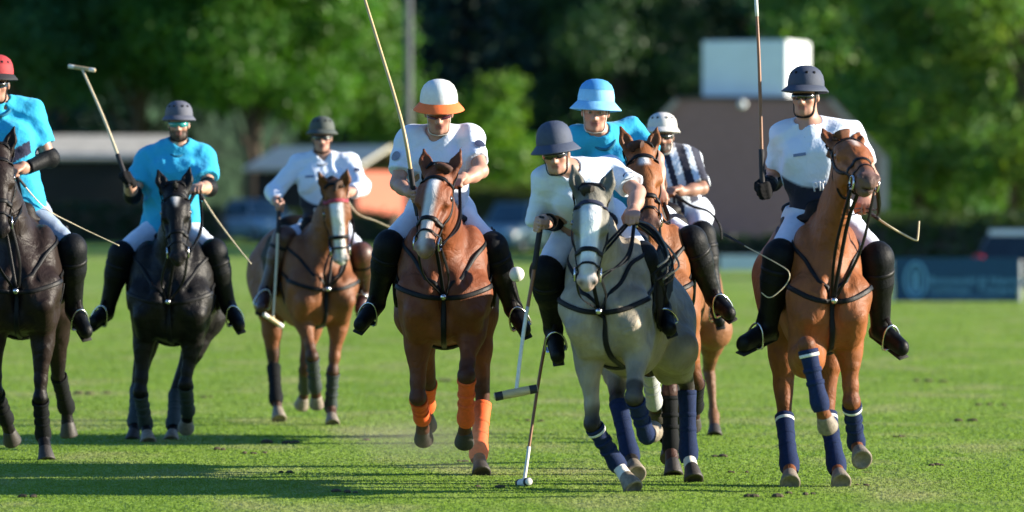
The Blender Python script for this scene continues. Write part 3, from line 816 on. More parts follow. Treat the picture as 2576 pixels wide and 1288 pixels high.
        # leg wraps
        if name in wraps:
            col, band = wraps[name]
            ax = ft - k; prof = []
            for t, r in ((.10, .040), (.13, .0505), (.30, .047), (.55, .0435), (.8, .046), (.97, .054), (1.08, .051), (1.16, .040)):
                prof.append((r * s * (1.10 if not front else 1.0), t * np.linalg.norm(ax)))
            a3 = nz(ax); sd = nz(ex - (ex @ a3) * a3); WA = np.array([sd, np.cross(a3, sd), a3])
            lb = MB().lathe(prof, k, WA, 20)
            bt = lb.build('leg_boot', WRAP[col], root)
            ln = np.linalg.norm(ax)
            if band:
                MB().lathe([(.051 * s, .150 * ln), (.0555 * s, .155 * ln), (.0545 * s, .205 * ln), (.049 * s, .21 * ln)], k, WA, 20).build('boot_strap', WRAP[band], bt)
            for t, r in ((.12, .0515), (.44, .0475), (.66, .0465)):
                sv = MB(); sv.lathe([(r * s, (t - .04) * ln), (r * s + .0045, (t - .03) * ln), (r * s + .0045, (t + .03) * ln), (r * s, (t + .04) * ln)], k, WA, 18)
                sv.build('boot_fastening', WRAP[col], bt)
    # neck and head
    P = reach(L(0, .26, 1.24), poll[0], poll[1], .76 * s, -1)
    N_ = reach(P, nose[0], nose[1], hlen * s, nose[2] if len(nose) > 2 else -1)
    h = nz(N_ - P)
    lat = np.array([math.cos(R(hyaw)), math.sin(R(hyaw)), 0])
    lat = nz(lat - (lat @ h) * h); fr = nz(np.cross(h, lat))
    if nroll:
        ca_, sa_ = math.cos(R(nroll)), math.sin(R(nroll)); lat, fr = lat * ca_ + fr * sa_, fr * ca_ - lat * sa_
    HA = np.array([lat, fr, h])
    def H(l, fo, hh): return P + s * (l * lat + fo * fr + hh * h)
    nb = L(0, .26, 1.24)
    npts = [nb, nb * .55 + (P - fr * .13 * s) * .45 + np.array([0, .02, .02]), P - fr * .10 * s + h * .06 * s]
    nlat = nz(ex + lat)
    f.chain(npts, [.220 * s, .155 * s, .112 * s], .07, 1, (nlat, neckw))
    f.cone(L(0, .42, 1.42), P - fr * .06 * s, .07 * s, .055 * s, .08, 1, (nlat, .6))           # crest
    f.cone(H(0, -.01, -.015), H(0, 0, .17), .080 * s, .083 * s, .05, 2)
    f.cone(H(0, .005, .14), H(0, -.008, .42), .080 * s, .049 * s, .05, 2)
    f.ell(H(0, -.035, .485), HA, np.array([.051, .054, .072]) * s, .04, 3)
    f.ell(H(0, -.085, .47), HA, np.array([.038, .034, .058]) * s, .03, 3)                     # lower lip
    f.cone(H(0, -.12, .22), H(0, -.085, .45), .052 * s, .034 * s, .04, 2)
    for q in (-1, 1):
        f.ell(H(q * .060, -.085, .185), HA, np.array([.036, .085, .105]) * s, .022, 2)        # cheek
        f.cone(H(q * .072, .032, .12), H(q * .080, .018, .205), .027 * s, .024 * s, .02, 2)     # brow
        f.cone(H(q * .045, -.03, .24), H(q * .035, -.02, .40), .03 * s, .025 * s, .03, 2)
        f.ell(H(q * .038, -.010, .505), HA, np.array([.024, .024, .034]) * s, .014, 3)
        f.ell(H(q * .037, .010, .546), HA, np.array([.0145, .019, .024]) * s, .008, 4, neg=True)
        f.cone(H(q * .064, .012, .26), H(q * .050, .010, .41), .012 * s, .010 * s, .03, 2, None, True)
        f.ell(H(q * .060, .040, .075), HA, np.array([.014, .012, .022]) * s, .025, 2, neg=True)
        f.cone(H(q * .062, -.035, .22), H(q * .045, -.03, .36), .012 * s, .010 * s, .02, 2)
        fw = ears[0 if q < 0 else 1]
        eb = H(q * .066, .014, -.015); ed = nz(-h * 1.0 + fr * .45 * fw + lat * q * .30)
        en = nz(fr - (fr @ ed) * ed); es = np.cross(ed, en)
        eL = earlen * s
        f.cone(eb, eb + ed * eL * .45, .036 * s, .040 * s, .02, 5, (en, .62)); f.cone(eb + ed * eL * .45, eb + ed * eL, .039 * s, .006, .015, 5, (en, .62))
        f.ell(eb + ed * eL * .5 + en * .024 * s, np.array([es, en, ed]), np.array([.018, .018, .062]) * s, .008, 5, neg=True)
        f.ell(H(q * .094, .012, .165), HA, np.array([.012, .018, .022]) * s, .012, 2, neg=True)
    f.ell(H(0, -.066, .53), HA, np.array([.05, .006, .03]) * s, .008, 4, neg=True)             # mouth line
    ph = cx * .01
    def relief(x, y, z):
        a = np.sin(13 * x + 9 * z + 5 * y + ph + 1.5 * np.sin(8 * z - 5 * y)) * np.sin(10 * y - 12 * z + 6 * x + ph)
        c = np.abs(np.sin(11 * z + 14 * x - 6 * y + 2 * np.sin(6 * x + 4 * z + ph)))
        return .0045 * a + .0032 * (c - .6)
    V, F, T = f.mesh(relief)
    # colours
    col = np.tile(np.array(coat), (len(V), 1)); pt = np.array(points)
    for nm, (k, ft, co) in lines.items():
        seg = co - k; t = ((V - k) @ seg) / (seg @ seg)
        r = np.linalg.norm(V - k - np.clip(t, 0, 1)[:, None] * seg, axis=1)
        m = (r < .14 * s) & (T >= 10) & (t > -.55)
        w = np.clip((t + .35) / .3, 0, 1)[:, None]
        col[m] = (col * (1 - w) + pt * w)[m]
        if nm in socks:
            w2 = np.clip((t - socks[nm]) / .04, 0, 1)[:, None] * (r < .1 * s)[:, None] * (T >= 10)[:, None]
            col = col * (1 - w2) + np.array((.62, .58, .52)) * w2
    hl_ = (V - P) @ lat / s; hf_ = (V - P) @ fr / s; hh_ = (V - P) @ h / s
    hm = (T == 2) | (T == 3) | (T == 4) | (T == 5)
    if headcol is not None: col[hm] = np.array(headcol)
    w = np.clip((hh_ - .40) / .09, 0, 1)[:, None] * hm[:, None]
    col = col * (1 - w) + np.array(muzzle) * w
    if face is not None:
        for (h0, h1, w0, w1, l0, cc) in face:
            t = np.clip((hh_ - h0) / (h1 - h0), 0, 1)
            ww = w0 + (w1 - w0) * t
            e = np.minimum(np.minimum(hh_ - h0, h1 - hh_), (ww - np.abs(hl_ - l0 * t)))
            a = np.clip(e / .010 + .5, 0, 1) * (hf_ > -.035) * hm * (T != 5)
            col = col * (1 - a[:, None]) + np.array(cc) * a[:, None]
    m = T == 5
    eb_in = m & ((V - P) @ fr / s > .03)
    col[m] = col[m] * .75
    m = T == 4; col[m] = np.array((.02, .012, .012))
    n_ = np.array([mnoise.noise(Vector(p * 3.1)) for p in V[::1]]) if False else np.sin(V[:, 0] * 9 + 2 * np.sin(V[:, 2] * 7)) * np.sin(V[:, 1] * 8 + V[:, 2] * 5)
    n2_ = np.sin(V[:, 0] * 23 + 3 * np.sin(V[:, 2] * 11 + V[:, 1] * 4)) * np.sin(V[:, 2] * 19 + 2 * np.sin(V[:, 1] * 13))
    col = col * (1 + .14 * n_[:, None] + mottle * n2_[:, None])
    col = np.clip(smooth_attr(col, F, 2), 0, 1)
    mesh_obj('body', V, F, M_COATD if max(coat) < .03 else M_COAT, root, True, col)
    for q in (-1, 1):
        MB().ball(H(q * .084, .010, .165), .023 * s, HA, 12, 8).build('eye', M_EYE, root)
    # roached mane and bound tail
    mp = curve([L(0, .40, 1.52), npts[1] + nz(P - nb) * 0 - fr * .0 + np.array([0, .12, .12]), P - fr * .03 * s - h * .02 * s, H(0, .045, .0)], 28)
    Q, nr = f.project(mp, .004)
    mane = MB().tube(Q + nr * .016, .02, 8, (nr, .032, .062))
    mane.build('mane', mat('mane', tuple(np.array(points) * .9), .8, .3, 90), root)
    tb = L(0, 1.60, 1.30)
    MB().tube(curve([tb, tb + ey * .10 + ez * .02, tb + ey * .17 - ez * .16, tb + ey * .15 - ez * .42], 16), list(np.interp(np.arange(16), [0, 3, 12, 15], [.035, .045, .05, .02])), 10).build('tail', mat('tail', tuple(np.array(points)), .7, .3, 90), root)
    # saddle, pad, girth
    sf = Field(.014)
    for c, r, k in (((0, .66, 1.50), (.20, .30, .05), .05), ((0, .90, 1.56), (.17, .07, .06), .05), ((0, .42, 1.56), (.09, .06, .06), .05)): sf.ell(L(*c), A, np.array(r) * s, k)
    for q in (-1, 1): sf.ell(L(q * .285, .52, 1.22), A, np.array([.022, .17, .24]) * s, .05); sf.cone(L(q * .17, .60, 1.46), L(q * .285, .54, 1.27), .05 * s, .03 * s, .06)
    V2, F2, _ = sf.mesh(); sd = mesh_obj('saddle', V2, F2, M_LEATHER, root)
    pf = Field(.014)
    for q in (-1, 1): pf.ell(L(q * .276, .64, 1.22), A, np.array([.020, .30, .25]) * s, .03); pf.cone(L(q * .05, .62, 1.50), L(q * .29, .62, 1.30), .03 * s, .03 * s, .05, 0, (ey, 8.0))
    V2, F2, _ = pf.mesh(); mesh_obj('saddle_pad', V2, F2, pad or M_PADB, root)
    gq = [L(.32, .36, 1.1), L(.20, .36, .88), L(0, .36, .76), L(-.20, .36, .88), L(-.32, .36, 1.1)]
    strap('girth', f, gq, root, M_PADB, .09, .016, .006)
    if breast:
        bp = strap('breastplate', f, [L(.34, .42, 1.22), L(.26, .10, 1.12), L(.10, -.08, 1.06), L(-.10, -.08, 1.06), L(-.26, .10, 1.12), L(-.34, .42, 1.22)], root, M_BLACK, .036, .009, .005, n=40)
        strap('martingale', f, [L(0, -.05, 1.06), L(0, -.02, .90), L(0, .12, .78), L(0, .34, .74)], bp, M_BLACK, .04, .010, .006)
        strap('neck_strap', f, [L(.22, .34, 1.40), L(.17, .10, 1.28), L(0, -.05, 1.07), L(-.17, .10, 1.28), L(-.22, .34, 1.40)], bp, M_BLACK, .028, .008, .006, n=40)
        MB().ball(L(0, -.10, 1.06), .02, A, 10, 6).build('breast_ring', M_STEEL, bp)
    # bridle
    bx = empty('bridle', base); bx.location = (0, 0, 0); bx.parent = root
    rings = lambda hh, w0=.13, w1=.13: [H(w0 * math.cos(a), -.05 + w1 * math.sin(a), hh) for a in np.linspace(0, 2 * math.pi, 12, endpoint=False)]
    strap('noseband', f, rings(.345, .10, .10), bx, M_BLACK, .034, .010, .004, True, 36)
    strap('dropped_noseband', f, rings(.425, .09, .09), bx, M_BLACK, .018, .007, .004, True, 36)
    strap('browband', f, [H(.12, -.03, .07), H(.09, .08, .065), H(0, .12, .06), H(-.09, .08, .065), H(-.12, -.03, .07)], bx, browm or M_BLACK, .036, .011, .006)
    strap('headpiece', f, [H(.12, -.04, .08), H(.07, .02, -.035), H(0, .05, -.05), H(-.07, .02, -.035), H(-.12, -.04, .08)], bx, M_BLACK, .028, .008, .006)
    for q in (-1, 1):
        strap('cheek_strap', f, [H(q * .12, -.03, .07), H(q * .12, -.055, .2), H(q * .10, -.055, .32), H(q * .085, -.058, .445)], bx, M_BLACK, .026, .008, .005)
        ring = [H(q * .070, -.058, .445) + s * .036 * (math.cos(a) * fr + math.sin(a) * h) for a in np.linspace(0, 2 * math.pi, 16, endpoint=False)]
        MB().tube(ring, .0065, 6, closed=True).build('bit_ring', M_STEEL, bx)
    strap('throat_lash', f, [H(.10, -.06, .03), H(.08, -.17, .09), H(0, -.24, .14), H(-.08, -.17, .09), H(-.10, -.06, .03)], bx, M_BLACK, .02, .007, .006)
    MB().tube(curve([H(0, -.13, .36), H(0, -.20, .38) * .6 + L(0, -.02, 1.3) * .4, L(0, -.10, 1.08)], 16), .01, 8, (np.tile(lat + .001, (16, 1)), .008, .024)).build('standing_martingale', M_BLACK, bx)
    for q in (-1, 1):
        a_, b_ = H(q * .066, -.085, .43), L(q * .02, -.10, 1.08)
        MB().tube(curve([a_, a_ * .5 + b_ * .5 + np.array([q * .03, -.02, -.03]), b_], 14), .008, 8, (np.tile(np.array([q * .5, -1, .2]), (14, 1)), .020, .006)).build('running_martingale', M_BLACK, bx)
    strap('crank_strap', f, [H(.09, -.03, .26), H(.06, .05, .25), H(0, .09, .245), H(-.06, .05, .25), H(-.09, -.03, .26)], bx, M_BLACK, .016, .006, .003) if tack else None
    if sheep:
        strap('noseband_fleece', f, [H(.10, -.03, .345), H(.05, .06, .345), H(0, .08, .345), H(-.05, .06, .345), H(-.10, -.03, .345)], bx, sheep, .05, .03, .01)
    return dict(root=root, f=f, L=L, H=H, A=A, d=d, s=s, bx=bx, base=base, lat=lat, fr=fr, h=h)

def reins(hs, hand, spread=.03):
    """two pairs of reins from the bit rings to the rider's left hand"""
    hand = np.asarray(hand, float)
    for q in (-1, 1):
        for j, (l0, h0) in enumerate(((.075, .455), (.078, .42))):
            a = hs['H'](q * l0, -.075, h0)
            neckside = hs['H'](q * .15, -.20 - .06 * j, .06)
            mid = a * .45 + hand * .55 + np.array([q * .05, 0, -.05 - .04 * j])
            MB().tube(curve([a, mid, hand + np.array([q * .015, 0, -.02 * j])], 22), .006, 8, (np.tile(np.array([1.0, -.3, .2]), (22, 1)), .006, .02)).build('rein', M_BLACK, hs['bx'])
# ------------------------------------------------------------------ riders
M_SKIN = mat('skin', (.42, .23, .16), .5, .10, 40, .12, 260, attr=True, dist=.002)
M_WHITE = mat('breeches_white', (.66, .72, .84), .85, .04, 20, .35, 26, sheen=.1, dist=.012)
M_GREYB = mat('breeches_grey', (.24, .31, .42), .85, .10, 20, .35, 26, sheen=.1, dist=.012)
M_SHIRTW = mat('shirt_white', (.74, .76, .80), .85, .03, 20, .5, 17, sheen=.1, attr=True, dist=.02)
M_BOOT = mat('boot_black', (.004, .0045, .005), .5, .3, 40, .4, 28, .18, dist=.014)
M_GUARD = mat('guard_black', (.004, .005, .007), .6, .25, 40, .3, 60, .16)
M_BOOTBR = mat('boot_brown', (.05, .018, .014), .36, .3, 40, .15, 120)
M_GUARDBR = mat('guard_brown', (.075, .03, .02), .45, .3, 40, .15, 120)
M_GLOVE = mat('glove_black', (.006, .006, .007), .9, .2, 60, .2, 200, .2)
M_LENS = mat('lens_dark', (.012, .010, .010), .08, .1, 20, coat=1.0)
M_LENSG = mat('lens_green', (.02, .25, .24), .12, .3, 14, coat=1.0)
M_LENSR = mat('lens_red', (.10, .01, .012), .12, .3, 14, coat=1.0)
M_STRAPW = mat('strap_white', (.6, .55, .48), .7, .1, 40)
M_SOLE = mat('sole', (.02, .018, .016), .8, .2, 40)
def cloth_warp(seed, amp):
    """folds: long soft waves and sharper slanting creases"""
    r = np.random.default_rng(seed)
    ks = [(r.normal(size=3) * np.array([16, 16, 11]), r.uniform(0, 6.3), r.uniform(.5, 1)) for _ in range(4)]
    cr = [(r.normal(size=3) * np.array([26, 26, 40]), r.uniform(0, 6.3), r.uniform(.5, 1)) for _ in range(4)]
    def w(x, y, z):
        o = 0
        wob = 1.3 * np.sin(7 * z + 5 * x) + .8 * np.sin(13 * x - 9 * z + 4 * y)
        for k, ph, a in ks: o = o + a * np.sin(k[0] * x + k[1] * y + k[2] * z + ph + wob)
        for k, ph, a in cr: o = o + .8 * a * (np.abs(np.sin(.5 * (k[0] * x + k[1] * y + k[2] * z) + ph + wob)) * 2 - 1.2)
        return o * amp / 5
    return w

def person(label, d, pel, neck, head, face, shR, shL, armR, armL, legR, legL, shirt, st):
    """joints are sight lines (px, py, metres nearer or farther than d); limbs (px, py, near/far sign)"""
    g = lambda q: W(q[0], q[1], d + q[2])
    pel, neck, head, shR, shL = g(pel), g(neck), g(head), g(shR), g(shL)
    S = st.get('s', 1.0)
    root = empty('person', (pel[0], pel[1], pel[2] - .1), label, 'person', st.get('group', 'polo players riding towards the camera'))
    up = nz(neck - pel); rt = nz(shL - shR); rt = nz(rt - (rt @ up) * up); fw = np.cross(rt, up)      # rt points to the wearer's left
    if fw[1] > 0: fw = -fw
    TA = np.array([rt, fw, up]); tl = np.linalg.norm(neck - pel)
    hrt = st.get('hips', None); hr = nz(np.array([rt[0], rt[1], rt[2] * .4])) if hrt is None else nz(hrt)
    hipR, hipL = pel - hr * .095 * S, pel + hr * .095 * S
    def limb(a, spec, Ls):
        out = [a]
        for (px, py, sg), Lg in zip(spec, Ls): out.append(reach(out[-1], px, py, Lg * S, sg))
        return out
    aR, aL = limb(shR, armR, (.285, .30)), limb(shL, armL, (.285, .30))
    lR, lL = limb(hipR, legR, (.43, .43, .195)), limb(hipL, legL, (.43, .43, .195))
    fd = nz(face); hu = nz(np.array([st.get('tilt', 0), 0, 1.0])); hr_ = nz(np.cross(hu, fd)) * -1; hr_ = hr_ if hr_[0] > 0 else -hr_
    hu = nz(np.cross(hr_, fd)); hu = hu if hu[2] > 0 else -hu
    HA = np.array([hr_, fd, hu])
    K = S * st.get('hs', 1.0)
    def Hd(x, y, z): return head + K * (x * hr_ + y * fd + z * hu)
    def T(x, y, z): return pel + rt * x * S + fw * y * S + up * z * tl
    def torso(F, grow, k=.05, t=0):
        F.ell(T(0, -.01, .02), TA, np.array([.165, .125, .13]) * S, k, t, grow=grow)
        F.ell(T(0, .01, .34), TA, np.array([.145, .105, .17]) * S, k + .03, t, grow=grow)
        F.ell(T(0, .01, .66), TA, np.array([.172, .120, .19]) * S, k + .03, t, grow=grow)
        F.cone(shR + (shL - shR) * .14 - up * .02, shL + (shR - shL) * .14 - up * .02, .068 * S, .068 * S, k, t, grow=grow)
        F.cone(neck + up * .02, shR + up * .01, .052 * S, .055 * S, k, t, grow=grow); F.cone(neck + up * .02, shL + up * .01, .052 * S, .055 * S, k, t, grow=grow)
        for q in (-1, 1): F.ell(T(q * .075, .095, .74), TA, np.array([.075, .035, .07]) * S, .05, t, grow=grow)
    def thighs(F, grow, t=0):
        for l in (lR, lL):
            F.cone(l[0], l[1], .094 * S, .060 * S, .05, t, grow=grow); F.cone(l[1], l[1] + (l[2] - l[1]) * .12, .060 * S, .055 * S, .03, t, grow=grow)
        F.cone(hipR + np.array([0, .05, 0]), hipL + np.array([0, .05, 0]), .11 * S, .11 * S, .06, t, grow=grow)
    # body: one continuous skin
    b = Field(.0085)
    torso(b, 0); thighs(b, 0)
    for a in (aR, aL):
        b.cone(a[0], a[1], .054 * S, .043 * S, .04); b.cone(a[1], a[1] + (a[2] - a[1]) * .35, .043 * S, .042 * S, .02); b.cone(a[1] + (a[2] - a[1]) * .3, a[1] + (a[2] - a[1]) * .80, .042 * S, .027 * S, .03)
    for l in (lR, lL):
        b.cone(l[1], l[2], .052 * S, .036 * S, .03); b.cone(l[1] + (l[2] - l[1]) * .3 + np.array([0, .02, 0]), l[1] + (l[2] - l[1]) * .5, .055 * S, .045 * S, .03)
        b.cone(l[2], l[3] - (l[3] - l[2]) * .08, .034 * S, .024 * S, .03)
    nh = Hd(0, -.02, -.07)
    b.cone(neck - up * .02, nh, .058 * S, .056 * S, .03, 1)
    b.ell(Hd(0, -.012, .03), HA, np.array([.074, .094, .09]) * K, .03, 1); b.ell(Hd(0, .028, -.040), HA, np.array([.061, .066, .082]) * K, .03, 1)
    b.cone(Hd(-.03, .045, -.098), Hd(.03, .045, -.098), .024 * K, .024 * K, .03, 1); b.ell(Hd(0, .076, -.100), HA, np.array([.022, .018, .02]) * K, .02, 1)
    b.cone(Hd(0, .088, .002), Hd(0, .110, -.036), .010 * K, .0145 * K, .014, 1)
    for q in (-1, 1):
        b.ell(Hd(q * .013, .098, -.040), HA, np.array([.010, .012, .009]) * K, .008, 1)
        b.cone(Hd(q * .012, .086, .022), Hd(q * .05, .068, .020), .012 * K, .012 * K, .014, 1)
        b.ell(Hd(q * .044, .062, -.028), HA, np.array([.021, .018, .018]) * K, .02, 1)
        b.ell(Hd(q * .031, .098, .0), HA, np.array([.017, .016, .011]) * K, .01, 1, neg=True)
        b.ell(Hd(q * .078, -.012, -.012), HA, np.array([.010, .020, .032]) * K, .008, 1)
    b.cone(Hd(-.017, .090, -.064), Hd(.017, .090, -.064), .0075 * K, .0075 * K, .006, 2); b.cone(Hd(-.015, .088, -.076), Hd(.015, .088, -.076), .0085 * K, .0085 * K, .006, 2)
    b.ell(Hd(0, .100, -.070), HA, np.array([.024, .008, .0028]) * K, .004, 3, neg=True)
    grips = {}
    for nm, a, gl, sg in (('R', aR, st.get('gripR'), 1), ('L', aL, st.get('gripL'), -1)):
        dr = nz(a[2] - a[1]); gx = np.array([1.0, 0, 0]) * sg if gl is None else np.asarray(gl, float)
        gx = nz(gx - (gx @ dr) * dr); pn = np.cross(gx, dr)
        pn = pn if (pn @ st.get('palm' + nm, np.array([0, -.2, -1.0]))) > 0 else -pn
        wr = a[2] - dr * .078 * S - pn * .026 * S; grips[nm] = (a[2], gx, dr, pn, wr)
        hand_prims(b, wr, dr, gx, pn, S, 0)
        b.cone(a[1] + (a[2] - a[1]) * .72, wr, .029 * S, .027 * S, .02)
    V, F, TG = b.mesh()
    col = np.tile(np.array(st.get('skin', (.46, .25, .17))), (len(V), 1))
    col[TG == 2] = np.array((.36, .13, .10)); col[TG == 3] = np.array((.12, .04, .04))
    hz = (V - head) @ hu / K; hy = (V - head) @ fd / K; hx = (V - head) @ hr_ / K
    hm = (TG == 1) | (TG == 2)
    if st.get('beard'):
        m = hm & (hz < -.048) & (hz > -.135) & (hy > -.01) & ~((hy > .08) & (np.abs(hx) < .02) & (hz > -.083) & (hz < -.058))
        col[m] = np.array(st['beard'])
    m = hm & (hz > -.01) & (hy < .02); col[m] = np.array(st.get('hair', (.03, .02, .014)))
    ck = hm & (np.abs(hx) > .025) & (hz < -.01) & (hz > -.05) & (hy > .03); col[ck] = col[ck] * np.array([1.06, .9, .88])
    col = smooth_attr(col, F, 1)
    mesh_obj('body', V, F, M_SKIN, root, True, col)
    # shirt
    sf = Field(.0095); gr = st.get('loose', .014)
    torso(sf, gr)
    sl = st.get('sleeve', (.72, .72))
    for a, t in ((aR, sl[0]), (aL, sl[1])):
        e = a[0] + (a[1] - a[0]) * min(t, 1.0)
        sf.cone(a[0] - up * .01, e, .060 * S, .058 * S, .05, 0, grow=gr)
        dd = nz(a[1] - a[0])
        if t <= 1: sf.cut(e, dd, .12 * S)
        else:
            e2 = a[1] + (a[2] - a[1]) * (t - 1); sf.cone(a[1], e2, .052 * S, .040 * S, .03, 0, grow=gr * .8); sf.cut(e2, a[2] - a[1], .09 * S)
    for q in st.get('flap', []): sf.cone(W(q[0], q[1], d + q[2]), W(q[3], q[4], d + q[5]), q[6], q[7], .06)
    hem = st.get('hem', -.02)
    sf.cut(T(0, 0, hem), -up, .30 * S)
    if st.get('skirt'): sf.cone(T(0, .0, .62), T(0, .01, .02), .158, .178, .06, 0, (fw, .74), grow=gr)
    if st.get('skirt'): sf.cut(T(0, 0, hem), -up, .30 * S)
    sf.cone(neck + up * .030 + fw * .016, neck + up * .1 + fw * .02, .058 * S, .072 * S, .012, neg=True)
    V, F, _ = sf.mesh(cloth_warp(int(abs(pel[0]) * 1000) + 7, .019))
    X = np.stack([(V - pel) @ rt / S, (V - pel) @ fw / S, (V - pel) @ up / tl], 1)
    col = np.tile(np.array(shirt), (len(V), 1)); col = st['paint'](X, col, V) if 'paint' in st else col
    if st.get('paint') is navy_sides:
        for a in (aR, aL):
            for i, t0 in ((0, .28), (1, 0)):
                p0 = a[i] + (a[i + 1] - a[i]) * t0; sg = a[i + 1] - p0; tt = np.clip((V - p0) @ sg / (sg @ sg), 0, 1)
                m = np.linalg.norm(V - p0 - tt[:, None] * sg, axis=1) < .088 * S; col[m] = np.array(shirt)
    shirt_o = mesh_obj('shirt', V, F, M_SHIRTW, root, True, col)
    cr = [neck + up * .004 + (rt * .067 * math.cos(a) + fw * (.022 + .080 * math.sin(a)) - up * .040 * max(0, math.sin(a))) * S for a in np.linspace(0, 2 * math.pi, 24, endpoint=False)]
    MB().tube(cr, .0095, 8, closed=True).build('collar', mat('collar', st.get('collar', tuple(np.array(shirt) * .35)), .85), shirt_o)
    # breeches
    bf = Field(.0095); bf.ell(T(0, -.01, .02), TA, np.array([.165, .125, .13]) * S, .05, grow=.010); thighs(bf, .011)
    bf.ell(T(0, .0, .16), TA, np.array([.15, .11, .1]) * S, .06, grow=.010)
    bf.cut(T(0, 0, st.get('waist', .20)), up, .20)
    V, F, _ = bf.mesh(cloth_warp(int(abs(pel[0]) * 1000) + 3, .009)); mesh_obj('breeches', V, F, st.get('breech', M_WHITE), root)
    if 'belt' in st: MB().lathe([(.152, -.022), (.163, -.02), (.163, .02), (.152, .022)], T(0, 0, st['belt'][0]), TA, 32, (1.0 * S, .76 * S)).build('belt', st['belt'][1], root)
    # boots, knee guards, stirrups
    bm, gm = st.get('boot', M_BOOT), st.get('guard', M_GUARD)
    for l in (lR, lL):
        kf = Field(.010); kn, an, to = l[1], l[2], l[3]; sh = an - kn
        fdv = nz(to - an); dn = nz(sh)
        hl_ = an - fdv * .055 * S + dn * .045 * S; bl = to + dn * .025 * S
        kf.cone(kn + sh * .08, kn + sh * .35, .076 * S, .082 * S, .03); kf.cone(kn + sh * .3, an - sh * .05, .079 * S, .052 * S, .03)
        kf.cone(an - sh * .1, an, .046 * S, .043 * S, .02); kf.cone(an, hl_, .043 * S, .036 * S, .025); kf.cone(an, an + (bl - an) * .55, .043 * S, .038 * S, .03); kf.cone(hl_, bl, .031 * S, .033 * S, .025); kf.cone(an + (bl - an) * .5, bl, .037 * S, .029 * S, .03)
        kf.cone(an, to, .042 * S, .033 * S, .03)
        kf.cut(kn + sh * .06, -sh, .12)
        V, F, _ = kf.mesh(); bo = mesh_obj('riding_boot', V, F, bm, root)
        sd = nz(np.cross(fdv, dn)); sp = MB()
        sp.box((hl_ + bl) / 2 + dn * .036 * S, (np.linalg.norm(bl - hl_) + .045, .066 * S, .012), np.array([fdv, sd, np.cross(fdv, sd)]), .005); sp.build('boot_sole', M_SOLE, bo)
        gf = Field(.010); th = l[0] - kn; ff = nz(-nz(th) - nz(sh) + np.array([0, -.3, 0]))
        gf.cone(kn + th * .10, kn, .082 * S, .088 * S, .03); gf.cone(kn, kn + sh * .36, .090 * S, .090 * S, .03); gf.ell(kn + ff * .03, np.array([nz(np.cross(ff, [0, 0, 1])), ff, nz(np.cross(nz(np.cross(ff, [0, 0, 1])), ff))]), np.array([.06, .06, .075]) * S, .03)
        gf.cut(kn + th * .09, th, .13); gf.cut(kn + sh * .36, sh, .13)
        V, F, _ = gf.mesh(); go = mesh_obj('knee_guard', V, F, gm, root)
        for t in (-.05, .18):
            v_ = th * -t if t < 0 else sh * t; c_ = kn + v_; ax_ = nz(v_); s1 = nz(np.cross(ax_, [0, 1, .1])); r_ = .094 * S
            sb = MB().lathe([(r_ - .006, -.014), (r_, -.012), (r_, .012), (r_ - .006, .014)], c_, np.array([s1, np.cross(ax_, s1), ax_]), 20)
            sb.build('guard_strap', M_BLACK, go)
        if st.get('spurs', True): MB().tube([an + dn * .01 + sd * .05, an - fdv * .07 + dn * .01, an + dn * .01 - sd * .05], .006, 6).build('spur', M_STEEL, bo)
    # helmet
    hc = st['helmet']; ti = st.get('htilt', 7.0); hy_ = R(ti)
    fh, uh = fd * math.cos(hy_) + hu * math.sin(hy_), hu * math.cos(hy_) - fd * math.sin(hy_)
    QA = np.array([hr_, fh, uh]); c = Hd(0, -.016, .048)
    kind = hc['kind']
    dome = [(.118, -.012), (.122, .008), (.121, .04), (.113, .078), (.097, .108), (.070, .130), (.038, .141), (.001, .144)] if kind == 'pith' else [(.113, -.015), (.118, .008), (.117, .04), (.108, .075), (.090, .102), (.062, .121), (.032, .130), (.001, .132)]
    dome = [(r * K * hc.get('w', 1), z * K * hc.get('h', 1)) for r, z in dome]
    hm = MB().lathe(dome, c, QA, 36, (.93, 1.10)).build('helmet', hc['m'], root)
    bw = hc.get('brim', .05); n = 44; bv, bfc = [], []
    for k in range(n):
        a = 2 * math.pi * k / n; fx, fy = math.cos(a), math.sin(a)
        front = max(0, fy); back = max(0, -fy); side = abs(fx)
        ext = bw * (.75 + hc.get('peak', .5) * front ** 2 + .35 * back ** 2); drop = .020 + .55 * ext * (.9 if kind == 'pith' else .45) * (.55 + .45 * (1 - front * hc.get('flat', .3)))
        r0 = .1155 * hc.get('w', 1)
        for rr, zz in ((r0, .012), (r0 + .006, .010), (r0 + ext, .010 - drop), (r0 + ext + .003, .004 - drop), (r0 + ext - .004, .001 - drop), (r0 - .004, -.006)):
            bv.append(c + K * (hr_ * rr * .93 * fx + fh * rr * 1.10 * fy + uh * zz))
    for k in range(n):
        for j in range(6):
            bfc.append((k * 6 + j, k * 6 + (j + 1) % 6, ((k + 1) % n) * 6 + (j + 1) % 6, ((k + 1) % n) * 6 + j))
    mesh_obj('brim', bv, bfc, hc.get('bm', hc['m']), hm)
    for x_ in (-.042, .042, -.09, .09):
        a = math.asin(x_ / .12); el = .085
        p = c + K * (hr_ * math.sin(a) * .103 * hc.get('w', 1) * .93 + fh * math.cos(a) * .103 * 1.10 * hc.get('w', 1) + uh * el * hc.get('h', 1))
        nr = nz(p - c - uh * .01); s1 = nz(np.cross(nr, [0, 0, 1])); vt = MB(); vt.lathe([(.001, .0035), (.006, .0035), (.0085, .0025), (.0085, -.004)], p, np.array([s1, np.cross(nr, s1), nr]), 12)
        vt.build('helmet_vent', M_BLACK, hm)
    if 'top' in hc: MB().lathe([(r * 1.012 if r > .002 else r, z * 1.012 + .001) for r, z in dome[hc['top'][1]:]], c, QA, 36, (.93, 1.10)).build('helmet_panel', hc['top'][0], hm)
